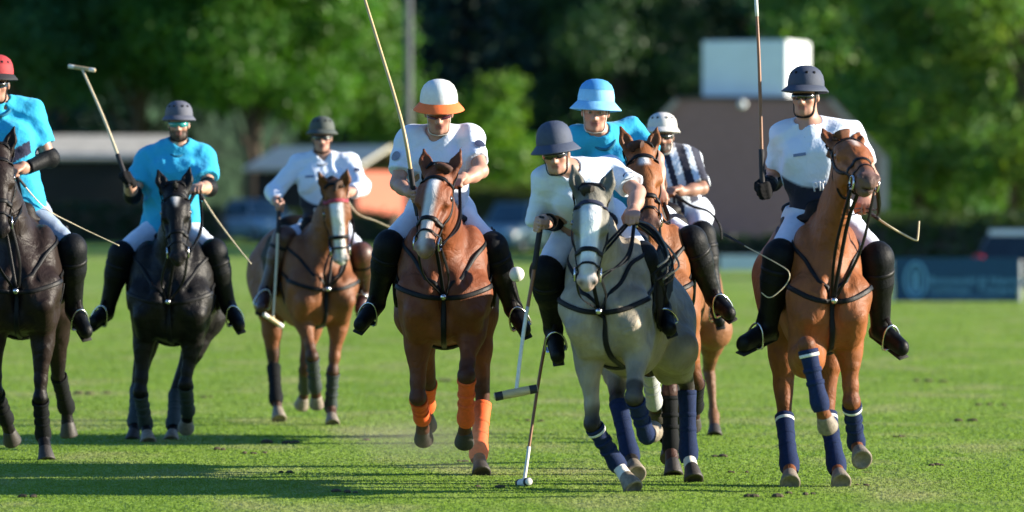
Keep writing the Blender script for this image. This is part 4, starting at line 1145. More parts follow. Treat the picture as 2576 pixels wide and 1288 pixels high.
    if 'stripe' in hc:
        pr = [(r * 1.014, z * 1.01) for r, z in dome]; sm = MB()
        arc = [c + QA[1] * r * 1.10 + QA[2] * z for r, z in pr] + [c - QA[1] * r * 1.10 + QA[2] * z for r, z in pr[::-1][1:]]
        sm.tube(curve(arc, 30), .01, 8, (np.array([nz(p - c) for p in curve(arc, 30)]), .05 * K, .006)).build('helmet_stripe', hc['stripe'], hm)
    cs = curve([Hd(-.079, .022, .03), Hd(-.076, .028, -.05), Hd(-.045, .05, -.112), Hd(0, .066, -.126), Hd(.045, .05, -.112), Hd(.076, .028, -.05), Hd(.079, .022, .03)], 36)
    Q, nr = b.project(cs, .004)
    MB().tube(Q, .006, 8, (nr, .016 * K, .006)).build('chin_strap', st.get('chin', M_BLACK), hm)
    if st.get('lens'):
        lv, lf = [], []; m_ = 18
        for i in range(m_ + 1):
            a = R(-74 + 148 * i / m_); x_, y_ = .079 * math.sin(a), .030 + .074 * math.cos(a)
            nb_ = 1 - .55 * math.exp(-(math.sin(a) / .13) ** 2)
            hh = .021 * (1 - .35 * abs(math.sin(a)) ** 3)
            for zz, oo in ((hh, 0), (-hh * 1.05 * nb_, 0), (-hh * 1.05 * nb_, -.005), (hh, -.005)):
                lv.append(Hd(x_ * (1 + oo * 10), y_ + .004 + oo, zz + .001))
        for i in range(m_):
            for j in range(4): lf.append((i * 4 + j, (i + 1) * 4 + j, (i + 1) * 4 + (j + 1) % 4, i * 4 + (j + 1) % 4))
        lf += [(0, 1, 2, 3), tuple(m_ * 4 + j for j in (3, 2, 1, 0))]
        mesh_obj('sunglasses', lv, lf, st['lens'], root)
    else:
        ev = mat('eye_white', (.30, .27, .24), .3)
        for q in (-1, 1):
            e = MB().ball(Hd(q * .031, .081, .0), .012 * K, HA, 12, 8).build('eye', ev, root)
            MB().ball(Hd(q * .031, .0885, .0), .0062 * K, HA, 10, 6).build('iris', M_EYE, e)
    # gloves and elbow pads
    for nm, a in (('R', aR), ('L', aL)):
        if nm in st.get('gloves', ''):
            p, gx, dr, pn, wr = grips[nm]; gf = Field(.0075); hand_prims(gf, wr, dr, gx, pn, S, .0045); gf.cone(wr - dr * .05, wr, .032 * S, .030 * S, .02)
            V, F, _ = gf.mesh(); mesh_obj('glove', V, F, M_GLOVE, root)
        if nm in st.get('pads', ''):
            pf = Field(.0095); ua, fa = a[0] - a[1], a[2] - a[1]; t0, t1 = st.get('padspan', (.32, .42))
            pf.cone(a[1] + ua * t0, a[1], .052 * S, .054 * S, .03); pf.cone(a[1], a[1] + fa * t1, .054 * S, .046 * S, .03); pf.ell(a[1] - nz(ua + fa) * .02, np.eye(3), np.ones(3) * .055 * S, .03)
            pf.cut(a[1] + ua * t0, ua, .09); pf.cut(a[1] + fa * t1, fa, .09)
            V, F, _ = pf.mesh(); mesh_obj('elbow_pad', V, F, M_GUARD, root)
    return dict(root=root, grips=grips, T=T, TA=TA, rt=rt, fw=fw, up=up, sf=sf, lR=lR, lL=lL, Hd=Hd, shirt=shirt_o, aR=aR, aL=aL, S=S, tl=tl, bf=bf)

def hand_prims(b, wr, dr, gx, pn, S, grow):
    """a fist closed round a bar along gx: palm, four unequal bent fingers, thumb across"""
    b.ell(wr + dr * .048 * S, np.array([gx, dr, pn]), np.array([.042, .050, .017]) * S, .015, 0, grow=grow)
    for i, (o, ln) in enumerate(((.033, 1.0), (.011, 1.08), (-.012, 1.0), (-.033, .8))):
        kn = wr + (dr * (.088 - .004 * abs(i - 1)) + gx * o) * S
        rot = lambda a: dr * math.cos(R(a)) + pn * math.sin(R(a))
        p1 = kn + rot(48) * .042 * ln * S; p2 = p1 + rot(140) * .027 * ln * S; p3 = p2 + rot(215) * .020 * ln * S
        b.chain([kn, p1, p2, p3], [.0105 * S, .0098 * S, .0090 * S, .0080 * S], .004, 0, grow=grow)
        b.cone(wr + (dr * .05 + gx * o * .9) * S, kn, .012 * S, .0115 * S, .01, 0, grow=grow)
    tb = wr + (dr * .022 + gx * .034 + pn * .006) * S; t1 = tb + (dr * .030 + gx * .018 + pn * .026) * S; t2 = t1 + (dr * .026 - gx * .010 + pn * .022) * S; t3 = t2 + (dr * .008 - gx * .024 + pn * .006) * S
    b.chain([tb, t1, t2, t3], [.0145 * S, .0120 * S, .0105 * S, .0088 * S], .006, 0, grow=grow)

def stirrups(hs, ps):
    for side, l in (('R', ps['lR']), ('L', ps['lL'])):
        q = -1 if side == 'R' else 1
        an, to = l[2], l[3]; fdv = nz(to - an); dn = nz(l[2] - l[1]); sd = nz(np.cross(fdv, dn))
        c = an + (to - an) * .50 + dn * .058; up = -dn
        arc = [c + sd * .062 * math.cos(a) + up * (.13 * math.sin(a) if math.sin(a) > 0 else .012 * math.sin(a)) for a in np.linspace(0, 2 * math.pi, 28, endpoint=False)]
        ir = MB().tube(arc, .0065, 6, closed=True); ir.box(c, (.12, .045, .010), np.array([sd, fdv, np.cross(sd, fdv)]), .003)
        s_ = ir.build('stirrup_iron', M_STEEL, hs['root'])
        top = c + up * .13; a0 = hs['L'](q * .33, .55, 1.28)
        MB().tube(curve([top, top * .5 + a0 * .5, a0], 12), .01, 8, (np.tile(np.array([.3, -1.0, .1]), (12, 1)), .028, .007)).build('stirrup_leather', M_LEATHER, s_)

M_CANE = mat('cane', (.50, .36, .18), .45, .18, 30, stretch=(1, 1, .2))
M_CANED = mat('cane_dark', (.22, .09, .035), .45, .2, 30, stretch=(1, 1, .2))
M_GRIP = mat('grip_tape', (.02, .018, .02), .8, .2, 60)
M_GRIPR = mat('grip_tape_red', (.30, .045, .035), .8, .2, 60)
M_WOOD = mat('mallet_wood', (.46, .36, .20), .5, .2, 40, stretch=(.3, 1, 1))
M_TAPEW = mat('tape_white', (.68, .67, .63), .7, .1, 60)
def mallet(label, pts, headax, grip=M_GRIP, cane=M_CANE, headm=M_WOOD, endm=M_TAPE, length=.235, tape=None, hr=1.0):
    """pts from the butt of the handle to the head"""
    P = curve(pts, 40); Lg = np.r_[0, np.cumsum(np.linalg.norm(np.diff(P, axis=0), axis=1))]
    root = empty('polo_mallet', tuple(P[0]), label, 'polo mallet', 'polo mallets carried by the players')
    MB().tube(P, list(np.interp(Lg / Lg[-1], [0, .2, 1], [.013, .0115, .0085])), 8).build('shaft', cane, root)
    g = Lg < .30
    gp = np.vstack([P[0] - (P[1] - P[0]) / np.linalg.norm(P[1] - P[0]) * .02, P[g]])
    MB().tube(gp, .0165, 8).build('handle', grip, root)
    if tape is not None:
        g = (Lg > Lg[-1] - tape[1]); MB().tube(P[g], .0105, 8).build('shaft_tape', tape[0], root)
    ha = nz(headax); s1 = nz(np.cross(ha, P[-1] - P[-3])); HA_ = np.array([s1, np.cross(ha, s1), ha]); h2 = length / 2
    hd = MB().lathe([(r_ * hr, z_) for r_, z_ in ((.001, -h2), (.018, -h2), (.0225, -h2 + .006), (.0255, -.03), (.0255, .03), (.0225, h2 - .006), (.018, h2), (.001, h2))], P[-1], HA_, 20).build('mallet_head', headm, root)
    for sg in (-1, 1):
        c_ = P[-1] + ha * sg * (h2 - .026); MB().lathe([(.0235 * hr, -.022), (.0250 * hr, -.02), (.0250 * hr, .02), (.0235 * hr, .022)], c_, HA_, 20).build('head_band', endm, hd)
    return root
def whip(label, pts, r0=.007, r1=.0025, m=None, hand=None):
    P = curve(pts, 48)
    root = empty('riding_whip', tuple(P[0]), label, 'whip', 'whips carried by the riders')
    MB().tube(P, list(np.linspace(r0, r1, 48)), 7).build('whip_shaft', m or M_CANE, root)
    MB().tube(P[:7], r0 + .005, 8).build('whip_handle', M_GRIP, root)
    return root
# ------------------------------------------------------------------ the eight ponies and riders
def HM(name, c, var=.06, bump=.25, rough=.75): return mat(name, c, rough, var, 40, bump, 160)
CYAN, WHITE = (.014, .38, .64), (.66, .735, .86)
H_NAVY = HM('helmet_navy', (.040, .052, .085)); H_GREY = HM('helmet_grey', (.085, .092, .125)); H_GREEN = HM('helmet_green', (.055, .068, .060))
H_WHITE = HM('helmet_white', (.62, .60, .57)); H_BLUE = HM('helmet_blue', (.20, .52, .80)); H_RED = HM('helmet_red', (.34, .025, .03)); H_ORANGE = HM('helmet_orange', (.85, .16, .03))
H_BLACK = HM('helmet_black', (.012, .012, .014)); H_BLUED = HM('helmet_blue_deep', (.07, .32, .66)); H_CREAM = HM('helmet_cream', (.66, .70, .70))
H_SLATE = HM('helmet_slate', (.045, .060, .10))
def navy_sides(X, col, V):
    """navy panel that rises at the flanks and dips in a curve at the chest"""
    x, y, z = X.T
    edge = .40 + 4.5 * x ** 2
    e = np.clip((np.minimum(edge, .80) - z) / .03 + .5, 0, 1)[:, None] * (np.abs(x) < .24)[:, None]
    return col * (1 - e) + np.array((.010, .012, .030)) * e
def umpire_stripes(X, col, V):
    x = X[:, 0]
    e = ((np.abs(np.abs(x) - .105) < .030) | (np.abs(np.abs(x) - .205) < .028) | (np.abs(x) < .022))[:, None]
    return np.where(e, np.array((.012, .014, .035)), col)
def dark_chevron(X, col, V):
    x, y, z = X.T
    e = ((z < .62 + .5 * np.abs(x)) & (z > .50 + .5 * np.abs(x)) & (y > 0) & (np.abs(x) < .16))[:, None]
    return np.where(e, np.array((.012, .015, .05)), col)

# --- far left: red helmet
h1 = horse('black-brown pony cut by the left picture edge, ridden by the player in the red helmet', 42, 1162, 2, 1.03, .0,
  dict(LF=dict(k=(101, 1000, -1), f=(108, 1092, 1), h=(117, 1158, -1)), RF=dict(k=(-12, 985, -1), f=(14, 1052, 1), h=(30, 1108, 1)),
       LH=dict(k=(146, 940, 1), f=(166, 1022, 1), h=(173, 1092, 1)), RH=dict(k=(-45, 970, 1), f=(-60, 1080, -1), h=(-62, 1140, -1))),
  (-6, 392), (2, 570), 6, coat=(.018, .011, .009), points=(.008, .007, .007), muzzle=(.012, .010, .010),
  wraps=dict(LF=('black', None), RF=('black', None), LH=('black', None), RH=('black', None)))
p1 = person('player at the left picture edge in red helmet and cyan shirt', h1['d'] + .62, (40, 545, 0), (2, 272, -.12), (-8, 209, -.17), (.06, -1, -.12), (-78, 288, -.05), (80, 285, -.05),
  [(-110, 400, -1), (-30, 440, -1)], [(122, 396, -1), (36, 436, -1)], [(-95, 612, -1), (-110, 775, 1), (-140, 822, -1)], [(180, 626, -1), (186, 778, 1), (216, 828, -1)],
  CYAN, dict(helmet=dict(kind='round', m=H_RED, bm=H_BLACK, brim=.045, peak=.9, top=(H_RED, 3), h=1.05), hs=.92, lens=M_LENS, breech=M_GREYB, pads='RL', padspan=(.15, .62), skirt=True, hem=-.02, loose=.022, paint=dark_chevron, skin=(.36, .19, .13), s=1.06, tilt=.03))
# --- second: grey helmet, black pony
h2 = horse('black pony with a white star, ridden by the player in mirrored green goggles', 425, 1116, 0, 1.02, -.10, wid=1.08, legs=
  dict(RF=dict(k=(352, 985, -1), f=(366, 1066, 1), h=(373, 1113, -1)), LF=dict(k=(466, 965, -1), f=(472, 1032, 1), h=(468, 1076, 1)),
       RH=dict(k=(346, 970, 1), f=(340, 1060, -1), h=(333, 1110, -1)), LH=dict(k=(443, 985, 1), f=(437, 1066, -1), h=(430, 1110, -1))),
  poll=(440, 487), nose=(448, 640), hyaw=3, coat=(.009, .008, .008), points=(.006, .006, .006), muzzle=(.02, .018, .018),
  face=[(.07, .17, .030, .004, .0, (.6, .58, .56))], wraps=dict(LF=('dark', None), RF=('dark', None), LH=('dark', None), RH=('dark', None)), pale=('LF', 'RF', 'LH'))
p2 = person('player in grey helmet and mirrored green goggles, loose cyan shirt, mallet raised', h2['d'] + .62, (430, 578, 0), (448, 376, -.08), (450, 311, -.11), (.02, -1, -.10), (372, 399, -.04), (516, 399, -.06),
  [(334, 488, -1), (318, 450, -1)], [(524, 470, -1), (497, 478, -1)], [(306, 640, -1), (268, 782, 1), (236, 805, -1)], [(538, 634, -1), (576, 775, 1), (600, 812, -1)],
  CYAN, dict(helmet=dict(kind='round', m=H_GREY, brim=.036, peak=.8), hs=.89, lens=M_LENSG, pads='RL', padspan=(.18, .40), gloves='R', gripR=(-.35, .25, .9), skirt=True, hem=-.03, loose=.024, breech=M_WHITE, beard=(.05, .028, .02), skin=(.46, .26, .18)))
# --- third: green helmet, blaze pony
h3 = horse('bay pony with a broad white blaze and red browband, behind the orange-helmeted player', 818, 1072, 15, .99, -.02,
  dict(RF=dict(k=(785, 895, -1), f=(793, 972, 1), h=(797, 1016, 1)), LF=dict(k=(838, 932, -1), f=(832, 1022, 1), h=(836, 1066, -1)),
       RH=dict(k=(688, 915, 1), f=(694, 1002, -1), h=(702, 1052, -1)), LH=dict(k=(768, 925, 1), f=(768, 975, 1), h=(758, 1020, 1))),
  (842, 482), (858, 650), 4, coat=(.17, .062, .024), points=(.06, .028, .016), muzzle=(.42, .30, .25),
  face=[(.075, .56, .048, .036, .0, (.66, .66, .65))], wraps=dict(LF=('dark', None), RF=('dark', None), RH=('black', None), LH=('dark', None)), pale=('LF', 'RF', 'RH', 'LH'), browm=mat('browband_red', (.30, .03, .05), .7))
p3 = person('player in dull green helmet and white shirt, mallet hanging head down', h3['d'] + .64, (815, 585, 0), (810, 402, -.05), (810, 345, -.08), (.02, -1, -.08), (752, 415, -.03), (876, 412, -.05),
  [(688, 482, -1), (702, 520, -1)], [(908, 470, -1), (866, 492, -1)], [(716, 600, -1), (668, 735, 1), (660, 768, -1)], [(908, 640, -1), (918, 735, 1), (905, 775, -1)],
  WHITE, dict(helmet=dict(kind='round', m=H_GREEN, brim=.04, peak=.7), hs=.89, lens=M_LENS, sleeve=(1.55, 1.5), paint=navy_sides, boot=M_BOOTBR, guard=M_GUARDBR, hem=.0, skin=(.42, .22, .16), gripR=(0, .1, 1)))
# --- fourth: orange and white helmet
h4 = horse('chestnut pony in orange leg boots with a white face stripe', 1116, 1213, 0, 1.03, .0,
  dict(RF=dict(k=(1052, 1000, -1), f=(1062, 1050, 1), h=(1066, 1104, 1)), LF=dict(k=(1174, 945, -1), f=(1172, 1052, 1), h=(1168, 1112, 1)),
       LH=dict(k=(1214, 1005, 1), f=(1204, 1138, -1), h=(1211, 1190, -1)), RH=dict(k=(1078, 960, 1), f=(1072, 1020, 1), h=(1076, 1070, 1))),
  (1105, 447), (1068, 615), -8, coat=(.165, .046, .015), points=(.075, .026, .014), muzzle=(.30, .17, .13),
  face=[(.07, .36, .028, .030, -.012, (.64, .63, .62)), (.35, .54, .030, .020, -.016, (.60, .54, .52))], wraps=dict(LF=('orange', None), RF=('orange', None), LH=('orange', None), RH=('orange', None)), socks=dict())
p4 = person('player in white helmet with orange brim, head bowed, white short sleeved shirt', h4['d'] + .64, (1108, 540, 0), (1102, 352, -.16), (1104, 281, -.24), (.02, -1, -.30), (1026, 354, -.12), (1186, 348, -.14),
  [(1000, 462, -1), (1042, 492, -1)], [(1210, 430, -1), (1150, 462, -1)], [(980, 618, -1), (946, 765, 1), (908, 810, -1)], [(1238, 622, -1), (1292, 778, 1), (1316, 822, -1)],
  WHITE, dict(helmet=dict(kind='pith', m=H_CREAM, bm=H_ORANGE, brim=.062, peak=.15), lens=M_LENSR, belt=(.06, M_BLACK), hem=.10, skin=(.44, .23, .16), chin=M_STRAPW, gripR=(-.2, .1, .95), pads='', loose=.020, hips=(1, .1, 0)))
# --- fifth: grey pony, rider leaning out
h5 = horse('grey pony with pale face and navy leg boots, leading the charge', 1530, 1242, -12, 1.02, -.05, lean=-.16, wid=.90, pitch=.20, mottle=.22, legs=
  dict(RF=dict(k=(1490, 1066, -1), f=(1552, 1166, 1), h=(1592, 1226, -1)), LF=dict(k=(1596, 1000, -1), f=(1626, 1092, 1), h=(1642, 1086, 1)),
       RH=dict(k=(1553, 1000, -1), f=(1584, 1142, -1), h=(1600, 1190, -1)), LH=dict(k=(1728, 968, 1), f=(1732, 1138, -1), h=(1745, 1204, -1), st=(1700, 880, -1))),
  poll=(1488, 500), nose=(1478, 700), hyaw=0, headcol=(.15, .14, .115), coat=(.29, .245, .185), points=(.022, .018, .016), muzzle=(.36, .27, .23),
  face=[(.07, .40, .056, .044, .0, (.66, .68, .68)), (.40, .52, .044, .036, .0, (.52, .50, .49))], socks=dict(RF=.70, LH=.70), wraps=dict(RF=('navy', 'white'), LF=('navy', None), RH=('navy', None), LH=('navy', None)), browm=M_PADN, pale=('RH', 'LF', 'RF'))
p5 = person('player in slate helmet leaning out over the grey pony, white shirt', h5['d'] + .62, (1486, 560, 0), (1432, 432, -.38), (1398, 385, -.46), (-.14, -1, -.20), (1376, 452, -.34), (1536, 428, -.20),
  [(1392, 552, 1), (1360, 566, -1)], [(1604, 484, -1), (1590, 552, -1)], [(1374, 684, -1), (1392, 828, 1), (1402, 890, -1)], [(1612, 648, -1), (1664, 775, 1), (1682, 822, -1)],
  WHITE, dict(helmet=dict(kind='pith', m=H_SLATE, brim=.066, peak=.2, h=1.05), hs=.90, lens=M_LENS, pads='R', padspan=(.2, .5), flap=[(1372, 455, -.30, 1340, 552, -.28, .06, .05)], hem=.02, gripR=(.25, .1, 1), skin=(.46, .25, .18), tilt=-.12, s=1.02))
# --- sixth: blue helmet, bay with a star
h6 = horse('bay pony with a white star, close behind the grey pony', 1634, 1198, -3, 1.03, .0, wid=.86, legs=
  dict(RF=dict(k=(1634, 925, -1), f=(1645, 1010, 1), h=(1652, 1045, 1)), LF=dict(k=(1684, 985, -1), f=(1688, 1120, 1), h=(1694, 1192, -1)),
       RH=dict(k=(1690, 960, 1), f=(1680, 1090, -1), h=(1684, 1150, -1)), LH=dict(k=(1752, 960, 1), f=(1748, 1020, 1), h=(1742, 1070, 1))),
  poll=(1612, 392), nose=(1636, 550), hyaw=5, coat=(.21, .072, .021), points=(.05, .02, .013), muzzle=(.10, .05, .035), hlen=.48,
  face=[(.06, .14, .026, .030, .0, (.64, .63, .62))], wraps=dict(RF=('grey', None), LF=('black', None), RH=('black', None), LH=('black', None)), breast=True)
p6 = person('player in bright blue pith helmet and cyan shirt, half hidden behind the grey pony', h6['d'] + .62, (1620, 575, 0), (1516, 350, -.22), (1498, 279, -.28), (-.05, -1, -.14), (1448, 352, -.18), (1590, 328, -.10),
  [(1420, 470, -1), (1440, 590, -1)], [(1652, 400, -1), (1662, 505, -1)], [(1510, 640, -1), (1520, 800, 1), (1500, 840, -1)], [(1740, 606, -1), (1796, 750, 1), (1832, 782, -1)],
  CYAN, dict(helmet=dict(kind='pith', m=H_BLUE, brim=.070, peak=.2, top=(H_BLUED, 3)), skin=(.46, .24, .17), chin=M_STRAPW, gripR=(0, .2, 1), hem=-.02, tilt=.05))
# --- umpire
h7 = horse('brown pony mostly hidden behind the bay with the star, carrying the umpire', 1684, 1118, -4, 1.0, .0, wid=.86, legs=
  dict(RF=dict(k=(1680, 940, -1), f=(1682, 1040, 1), h=(1686, 1090, -1)), LF=dict(k=(1722, 930, -1), f=(1718, 1010, 1), h=(1716, 1060, 1)),
       RH=dict(k=(1716, 950, 1), f=(1714, 1040, -1), h=(1718, 1088, -1)), LH=dict(k=(1783, 925, 1), f=(1796, 1045, -1), h=(1798, 1096, -1), st=(1796, 830, -1))),
  poll=(1632, 500), nose=(1640, 640), hyaw=5, coat=(.20, .085, .035), points=(.14, .065, .03))
p7 = person('umpire in white helmet and navy striped shirt', h7['d'] + .62, (1718, 545, 0), (1676, 392, -.03), (1666, 342, -.06), (-.03, -1, -.08), (1612, 408, -.03), (1736, 398, -.02),
  [(1612, 490, -1), (1665, 500, -1)], [(1766, 474, -1), (1690, 486, -1)], [(1620, 590, -1), (1640, 740, 1), (1625, 775, -1)], [(1766, 590, -1), (1800, 760, 1), (1808, 800, -1)],
  (.66, .72, .82), dict(helmet=dict(kind='round', m=H_WHITE, brim=.034, peak=.7, h=.95), hs=.95, lens=M_LENS, beard=(.03, .018, .014), skin=(.30, .15, .10), chin=M_STRAPW, paint=umpire_stripes, group='umpires', hem=-.02, sleeve=(.9, .9), s=1.0))
# --- right: navy helmet
h8 = horse('chestnut pony with its head turned aside, rightmost of the string', 2092, 1243, 4, 1.03, .0, wid=.76, legs=
  dict(RF=dict(el=(2030, 905, -1), k=(2030, 868, -1), f=(2062, 1012, -1), h=(2082, 1072, 1)), LF=dict(k=(2142, 1010, -1), f=(2154, 1112, 1), h=(2168, 1154, -1)),
       RH=dict(k=(1972, 1035, 1), f=(1986, 1168, -1), h=(1988, 1214, -1)), LH=dict(k=(2080, 1030, 1), f=(2104, 1168, -1), h=(2116, 1212, -1))),
  poll=(2126, 378), nose=(2188, 446), hyaw=28, neckw=.48, coat=(.225, .072, .021), points=(.16, .052, .018), muzzle=(.16, .09, .075), hlen=.52,
  face=[(.06, .20, .020, .014, .0, (.60, .52, .46))], wraps=dict(LF=('navy', 'white'), RF=('navy', 'white'), LH=('navy', 'white'), RH=('navy', 'white')), pale=('LF', 'RF', 'LH', 'RH'), pad=M_PADN)
p8 = person('rightmost player in navy helmet, white shirt with a black waist', h8['d'] + .62, (2066, 556, 0), (2034, 326, -.06), (2026, 241, -.09), (-.34, -1, -.08), (1972, 340, -.04), (2140, 338, -.02),
  [(1942, 452, 1), (1919, 480, -1)], [(2192, 450, -1), (2172, 524, -1)], [(1962, 644, -1), (1930, 830, 1), (1872, 858, -1)], [(2206, 650, -1), (2216, 828, 1), (2268, 868, -1)],
  WHITE, dict(lens=M_LENS, hs=.88, helmet=dict(kind='round', m=H_NAVY, brim=.038, peak=1.7, w=1.04, h=1.08), pads='R', padspan=(.15, .55), gloves='R', paint=navy_sides, belt=(.08, M_BLACK), hem=.04, gripR=(-.05, .25, 1), skin=(.45, .23, .16), s=1.04))
PAIRS = [(h1, p1), (h2, p2), (h3, p3), (h4, p4), (h5, p5), (h6, p6), (h7, p7), (h8, p8)]
for hs, ps in PAIRS:
    reins(hs, ps['grips']['L'][0]); stirrups(hs, ps)
# ------------------------------------------------------------------ mallets, whips, ball
def gp(ps, side): return ps['grips'][side][0]
def shot(d, *pts): return [W(px, py, d + dd) for px, py, dd in pts]
M_CANEP = mat('cane_pale', (.62, .52, .34), .45, .12, 30, stretch=(1, 1, .2))
g = gp(p2, 'R'); d = g[1]
mallet('polo mallet held aloft beside the black pony with the star, head in view', [g + [.005, .02, -.04], g, W(262, 300, d + .22), W(206, 172, d + .52)], [1, -.25, -.16], cane=M_CANEP, headm=M_WOOD, endm=M_TAPEW, grip=M_GRIP, length=.205, hr=.58)
g = gp(p3, 'R'); d = g[1]
mallet('polo mallet hanging down at the side of the white-blazed bay pony', [g + [0, 0, .05], g, W(696, 660, d - .22), W(687, 806, d - .40)], [.72, .5, -.5], cane=M_CANEP, headm=M_WOOD, endm=M_TAPEW, length=.20, hr=.7)
g = gp(p4, 'R'); d = g[1]
mallet('polo mallet held up across the white shirt of the orange-helmeted player', [g + [.02, 0, -.10], g, W(1022, 360, d - .10), W(998, 262, d - .02), W(955, 120, d + .15), W(902, -52, d + .32)], [1, .1, .2], cane=M_CANE, tape=None)
g = gp(p5, 'R'); d = g[1]
mallet('polo mallet swung by the player on the grey pony, tan head with black ends', [g + [.005, 0, .03], g, W(1340, 700, d - .05), W(1318, 830, d - .12), W(1298, 988, d - .18)], [.98, .1, .19], cane=M_CANED, grip=M_GRIP, headm=M_WOOD, tape=(M_TAPEW, .50), length=.25)
mallet('polo mallet resting its pale head on the grass in front of the grey pony', [W(1422, 620, 30.2), W(1402, 720, 30.0), W(1360, 930, 29.9), W(1318, 1214, 29.75)], [.25, -.95, .1], cane=M_CANED, tape=(M_TAPEW, .24), headm=M_TAPEW, endm=M_TAPE)
g = gp(p8, 'R'); d = g[1]
mallet('polo mallet held upright by the rightmost player', [g + [.004, 0, -.03], g, W(1916, 400, d + .01), W(1912, 240, d + .03), W(1908, 120, d + .05), W(1899, -48, d + .08)], [.9, .35, 0], cane=M_CANED, grip=M_GRIP, tape=(M_TAPEW, .22))
g = gp(p1, 'L'); d = g[1]
whip('thin whip trailing behind the leg of the red-helmeted player', [g, W(110, 520, d + .15), W(190, 566, d + .25), W(300, 618, d + .3)], .0045, .003, M_CANEP)
g = gp(p2, 'L'); d = g[1]
whip('pale whip pointing down from the left hand of the green-goggled player', [g, W(540, 545, d - .1), W(590, 612, d - .15), W(632, 664, d - .2)], .008, .004, M_CANEP)
g = gp(p3, 'L'); d = g[1]
whip('pale whip held out sideways above the white-blazed pony', [g, W(898, 537, d - .1), W(945, 556, d - .1), W(1000, 580, d - .08)], .009, .005, M_CANEP)
g = gp(p7, 'L'); d = g[1]
whip('black whip bending over the umpire’s leg, with a thin pale thong'.replace('’', "'"), [g, W(1740, 518, d - .1), W(1782, 532, d - .12), W(1810, 566, d - .14), W(1816, 604, d - .14)], .011, .006, M_BLACK)
g = gp(p8, 'R')
whip('fine pale whip lash looping beside the rightmost player’s knee'.replace('’', "'"), [W(1822, 590, 29.2), W(1880, 622, 29.0), W(1950, 660, 28.8), W(1984, 684, 28.7), W(1980, 712, 28.7), W(1950, 742, 28.7), W(1932, 748, 28.7), W(1915, 736, 28.7)], .0032, .0025, M_CANEP)
g = gp(p8, 'L'); d = g[1]
whip('pale whip with a hooked end held out right of the chestnut pony', [g, W(2232, 566, d - .1), W(2270, 588, d - .1), W(2303, 604, d - .1), W(2309, 596, d - .1), W(2312, 556, d - .1)], .007, .005, M_CANEP)
# bundle of loose rein ends in the hand over the grey pony
g = gp(p5, 'L'); d = g[1]
rb = empty('rein_bundle', tuple(g), 'bundle of black rein ends hanging from the hand over the grey pony', 'rein bundle')
rr = np.random.default_rng(2)
for k in range(8):
    e = W(1700 + rr.uniform(-22, 14), 668 + rr.uniform(-34, 26), d - .12 + rr.uniform(-.06, .06)); m_ = (g + e) / 2 + np.array([.02, 0, .03 + rr.uniform(-.02, .03)])
    MB().tube(curve([g, m_, e, e - np.array([.05 + .03 * k / 9, .02, .07])], 18), .008, 7, (np.tile(np.array([.1, -1, .3]) + rr.normal(0, .3, 3), (18, 1)), .013, .005)).build('rein_end', M_BLACK if k % 2 else mat('rein_highlight', (.13, .125, .12), .5), rb)  # every other end grey: highlights on black leather put into the colour
ball_c = W(1300, 690, 30.0)
bl = MB().ball(ball_c, .0445, None, 28, 16).build('polo_ball', mat('ball_white', (.74, .76, .70), .45, .05, 30, .1, 40))
tag(bl, 'white polo ball in the air right of the orange-booted pony', 'ball')

# ------------------------------------------------------------------ marks on shirts and ponies
M_MARK = mat('print_dark', (.02, .03, .08), .7); M_FAINT = mat('print_faint', (.16, .22, .38), .8); M_MARKW = mat('print_white', (.7, .7, .74), .7)
def patch(ps, x, z, w, h, m, name, side=1):
    """a small printed panel lying on the shirt"""
    c0 = ps['T'](x, .16, z); rt, up, fw = ps['rt'], ps['up'], ps['fw']; V_, F_ = [], []
    nu, nv = 7, 4
    P = np.array([c0 + rt * w * (i / nu - .5) + up * h * (j / nv - .5) for j in range(nv + 1) for i in range(nu + 1)])
    Q, nr = ps['sf'].project(P, .011, 9)
    F_ = [(j * (nu + 1) + i, j * (nu + 1) + i + 1, (j + 1) * (nu + 1) + i + 1, (j + 1) * (nu + 1) + i) for j in range(nv) for i in range(nu)]
    return mesh_obj(name, Q, F_, m, ps['shirt'])
def lettering(ps, x, z, w, h, m, n=5):
    """small capitals printed on the shirt"""
    for k in range(n):
        xx = x + w * ((k + .5) / n - .5)
        mb = MB(); s_ = w / n * .34
        strokes = [[(-1, -1), (-1, 1), (1, 1), (1, 0), (-1, 0)], [(-1, 1), (1, 1), (0, 1), (0, -1)], [(1, 1), (-1, 1), (-1, -1), (1, -1)], [(-1, -1), (-1, 1), (1, -1), (1, 1)], [(1, 1), (-1, 1), (-1, 0), (1, 0), (1, -1), (-1, -1)]][k % 5]
        P = np.array([ps['T'](xx + a * s_, .17, z) + ps['up'] * b * h / 2 for a, b in strokes])
        P2 = np.vstack([np.linspace(P[i], P[i + 1], 4)[:-1] for i in range(len(P) - 1)] + [P[-1:]])
        Q, nr = ps['sf'].project(P2, .010, 9)
        mb.tube(Q, .005, 5, (nr, .011, .004)); mb.build('printed_letter', m, ps['shirt'])
patch(p8, -.085, .78, .075, .018, M_FAINT, 'chest_print'); lettering(p8, .03, .40, .13, .05, M_MARKW, 5)
patch(p3, -.085, .80, .075, .018, M_FAINT, 'chest_print'); lettering(p3, -.02, .30, .10, .05, M_MARKW, 3)
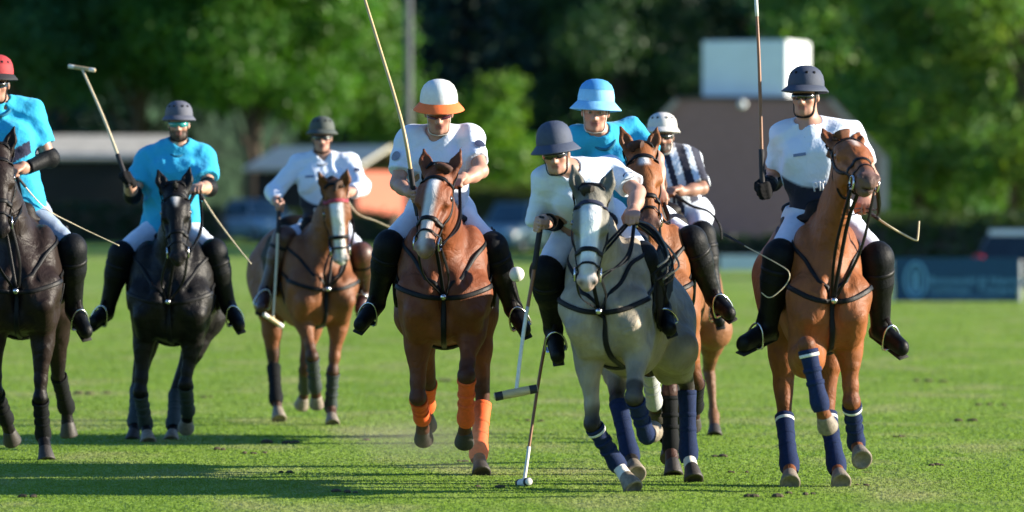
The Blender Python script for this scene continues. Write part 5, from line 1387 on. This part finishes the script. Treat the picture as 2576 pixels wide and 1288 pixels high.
def sleeve_badge(ps, arm, t, m, r=.032, off=(.35, -.9, .1)):
    a = ps[arm]; c = a[0] + (a[1] - a[0]) * t + nz(off) * .10
    ax = nz(a[1] - a[0]); s1 = nz(np.cross(ax, off)); P = np.array([c] + [c + (ax * math.cos(k) + s1 * math.sin(k)) * r for k in np.linspace(0, 2 * math.pi, 14, endpoint=False)])
    Q, _ = ps['sf'].project(P, .010, 9); mesh_obj('sleeve_badge', Q, [(0, 1 + k, 1 + (k + 1) % 14) for k in range(14)], m, ps['shirt'])
sleeve_badge(p4, 'aL', .25, M_MARK); sleeve_badge(p4, 'aR', .35, mat('badge_grey', (.2, .22, .3), .8), off=(-.5, -.8, 0)); sleeve_badge(p3, 'aL', .35, M_MARK, .025)
sleeve_badge(p5, 'aL', .45, M_MARK, .03)

# dust thrown up behind the orange-booted hooves
dv = bpy.data.materials.new('dust_air'); dv.use_nodes = True; nt = dv.node_tree; nt.nodes.remove(nt.nodes['Principled BSDF'])
pv = nt.nodes.new('ShaderNodeVolumePrincipled'); pv.inputs['Color'].default_value = (.62, .56, .42, 1)
tc = nt.nodes.new('ShaderNodeTexCoord'); gr = nt.nodes.new('ShaderNodeTexGradient'); gr.gradient_type = 'SPHERICAL'
nt.links.new(tc.outputs['Object'], gr.inputs[0])
ns = nt.nodes.new('ShaderNodeTexNoise'); ns.inputs['Scale'].default_value = 2.2; nt.links.new(tc.outputs['Object'], ns.inputs['Vector'])
mu = nt.nodes.new('ShaderNodeMath'); mu.operation = 'MULTIPLY'; nt.links.new(gr.outputs['Fac'], mu.inputs[0]); nt.links.new(ns.outputs['Fac'], mu.inputs[1])
m2 = nt.nodes.new('ShaderNodeMath'); m2.operation = 'MULTIPLY'; m2.inputs[1].default_value = .9; nt.links.new(mu.outputs[0], m2.inputs[0]); nt.links.new(m2.outputs[0], pv.inputs['Density'])
nt.links.new(pv.outputs[0], nt.nodes['Material Output'].inputs['Volume'])
for px, py, d_, sc in ((1140, 1150, 30.9, (.42, .7, .20)), (1010, 1130, 32.5, (.5, .8, .16))):
    b_ = MB().ball((0, 0, 0), 1.0, None, 20, 12).build('dust_puff', dv)
    c_ = W(px, py, d_); b_.location = (c_[0], c_[1], sc[2] + .01); b_.scale = sc
    tag(b_, 'faint puff of dust kicked up over the grass behind the hooves', 'dust', kind='stuff')
